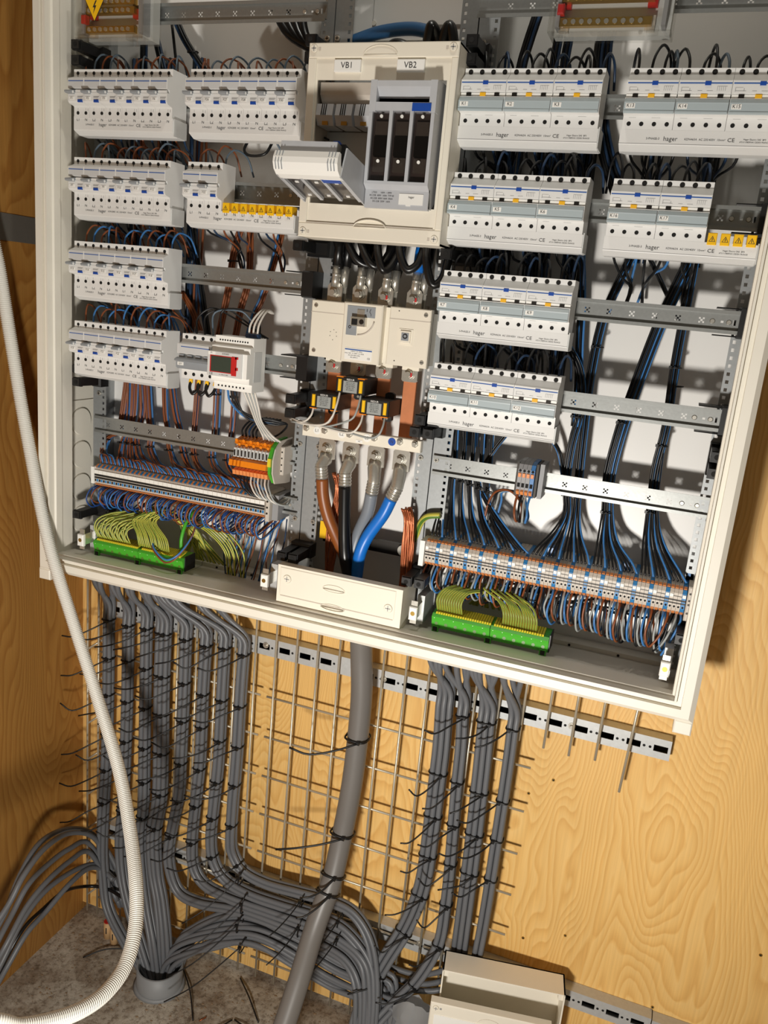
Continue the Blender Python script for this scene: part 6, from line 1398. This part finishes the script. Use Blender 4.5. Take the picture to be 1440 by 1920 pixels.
# loose covers leaning on the wall
def cover_tray(ox_, yb, zt, hgt, wid, dep, label, facing):
    t = thing('loose_cover', label, 'cover', (ox_ + wid / 2, yb, -H))
    z0 = zt - hgt
    if not facing:      # hollow side to the room
        part('tray_back', MB(0).box(ox_, ox_ + wid, yb - .003, yb, z0, zt), 'cream_cover', t)
        part('tray_rim', MB(0).box(ox_, ox_ + wid, yb - dep, yb, zt - .003, zt).box(ox_, ox_ + .003, yb - dep, yb, z0, zt).box(ox_ + wid - .003, ox_ + wid, yb - dep, yb, z0, zt), 'cream_cover', t)
        part('corner_post', MB(0).box(ox_ + .003, ox_ + .013, yb - dep + .006, yb, zt - .020, zt - .003).box(ox_ + wid - .013, ox_ + wid - .003, yb - dep + .006, yb, zt - .020, zt - .003), 'cream_cover', t)
        part('inner_rib', MB(0).box(ox_ + .003, ox_ + wid - .003, yb - .010, yb - .003, zt - .030, zt - .026), 'cream_cover', t)
    else:
        yf = yb - dep
        part('shell', MB(0).bevbox(ox_, ox_ + wid, yf, yb, z0, zt, .002), 'cream_cover', t)
        part('recessed_front', MB(0).box(ox_ + .010, ox_ + wid - .010, yf - .001, yf + .001, z0 + .01, zt - .028), 'label', t)
        mb_ = MB(0); n = 12; xc, zb, w_, h_ = ox_ + wid / 2, zt - .030, .026, .018
        for i in range(n + 1): mb_.v.append((xc + w_ * math.cos(PI * i / n), yf - .0014, zb + h_ * math.sin(PI * i / n)))
        for i in range(n + 1): mb_.v.append((xc + w_ * .88 * math.cos(PI * i / n), yf + .0075, zb + h_ * .86 * math.sin(PI * i / n)))
        for i in range(n): mb_.face([i, i + 1, n + 2 + i, n + 1 + i], True)
        mb_.face([n + 1 + i for i in range(n + 1)]); part('finger_grip', mb_, 'tb_beige', t)
        part('grip_lip', MB(0).tube([(xc - w_, yf - .001, zb), (xc, yf - .006, zb - .003), (xc + w_, yf - .001, zb)], .0016, 6), 'label', t)
        for x in (ox_ + .012, ox_ + wid - .012):
            s_ = part('cover_screw', MB(0).cyl((x, yf, zt - .012), (x, yf - .002, zt - .012), .0065, 14, .0055), 'cream_cover', t)
            part('recess', MB(0).box(x - .004, x + .004, yf - .0024, yf - .002, zt - .0126, zt - .0114).box(x - .0006, x + .0006, yf - .0024, yf - .002, zt - .016, zt - .008), 'grey_print', s_)
            part('screw_mark', MB(0).box(x + .008, x + .012, yf - .0004, yf, zt - .014, zt - .010), 'tb_grey', t)
    t.rotation_euler.z = .185; t.location.y += .023        # its right end leans closer to the wall
    return t
cover_tray(.868, .120, .345, .345, .252, .056, 'loose cream cover tray leaning on the wall with its hollow side to the room', False)
cover_tray(.866, .046, .292, .292, .246, .018, 'loose cream cover with a finger hole standing in front of the hollow tray', True)
# clear plastic bag beside the covers
bg = MB(0); random.seed(9); nx_, nz_ = 9, 8
for j in range(nz_ + 1):
    for i in range(nx_ + 1): bg.v.append((.765 + .105 * i / nx_ + rnd(.006), .09 - .03 * math.sin(PI * i / nx_) + rnd(.008), .02 + .22 * j / nz_ * (1 - .35 * abs(i / nx_ - .6)) + rnd(.006)))
for j in range(nz_):
    for i in range(nx_): bg.face([j * (nx_ + 1) + i, j * (nx_ + 1) + i + 1, (j + 1) * (nx_ + 1) + i + 1, (j + 1) * (nx_ + 1) + i], True)
for j in range(nz_ + 1):
    for i in range(nx_ + 1): bg.v.append((.765 + .105 * i / nx_ + rnd(.006), .10 + rnd(.004), .02 + .21 * j / nz_ * (1 - .35 * abs(i / nx_ - .6))))
o_ = (nx_ + 1) * (nz_ + 1)
for j in range(nz_):
    for i in range(nx_): bg.face([o_ + j * (nx_ + 1) + i, o_ + (j + 1) * (nx_ + 1) + i, o_ + (j + 1) * (nx_ + 1) + i + 1, o_ + j * (nx_ + 1) + i + 1], True)
solo('plastic_bag', bg, 'bag', 'crumpled clear plastic bag on the floor left of the loose covers', 'bag')
# loose black ties and copper snips lying on the floor
random.seed(77)
for i, (x, y, a, l) in enumerate(((.32, .02, 2.3, .16), (.42, -.05, .6, .13), (.50, .03, 2.8, .10), (.36, -.02, 1.1, .09), (-.03, .06, .7, .12), (.46, .08, 2.4, .14))):
    mb = MB(0).tube(spline([(x, y, .004), (x + l * .5 * math.cos(a) + rnd(.01), y + l * .5 * math.sin(a), .012), (x + l * math.cos(a), y + l * math.sin(a), .004)], 5), .0019, 5)
    solo('cut_tie', mb, 'black_plastic', 'cut-off black cable tie lying on the dirty floor', 'cable tie', 'cut ties on the floor')
for i in range(7):
    x, y, a = .38 + rnd(.05), -.01 + rnd(.04), random.random() * 6; mb = MB(0).tube([(x, y, .002), (x + .018 * math.cos(a), y + .018 * math.sin(a), .003)], .0016, 5)
    solo('copper_snip', mb, 'copper_bright', 'short snip of copper wire on the floor near the thick cable', 'copper', 'copper snips on the floor')
mb = MB(0)
for i in range(900):
    x, y = random.uniform(-.13, 1.2), random.gauss(.06, .09); 
    if y > .19 or y < -.5: continue
    s = .0010 + .0026 * random.random() ** 2; z = s * .4
    a = random.random() * 6
    o = len(mb.v)
    for k in range(4): mb.v.append((x + s * math.cos(a + k * PI / 2) * (1 + .8 * (k % 2)), y + s * math.sin(a + k * PI / 2), .0004))
    mb.v.append((x, y, z))
    for k in range(4): mb.face([o + k, o + (k + 1) % 4, o + 4])
g = solo('floor_crumbs', mb, 'crumb', 'sawdust crumbs and chips scattered over the dirty floor', 'debris', None, 'stuff')
sc.cycles.use_denoising = True
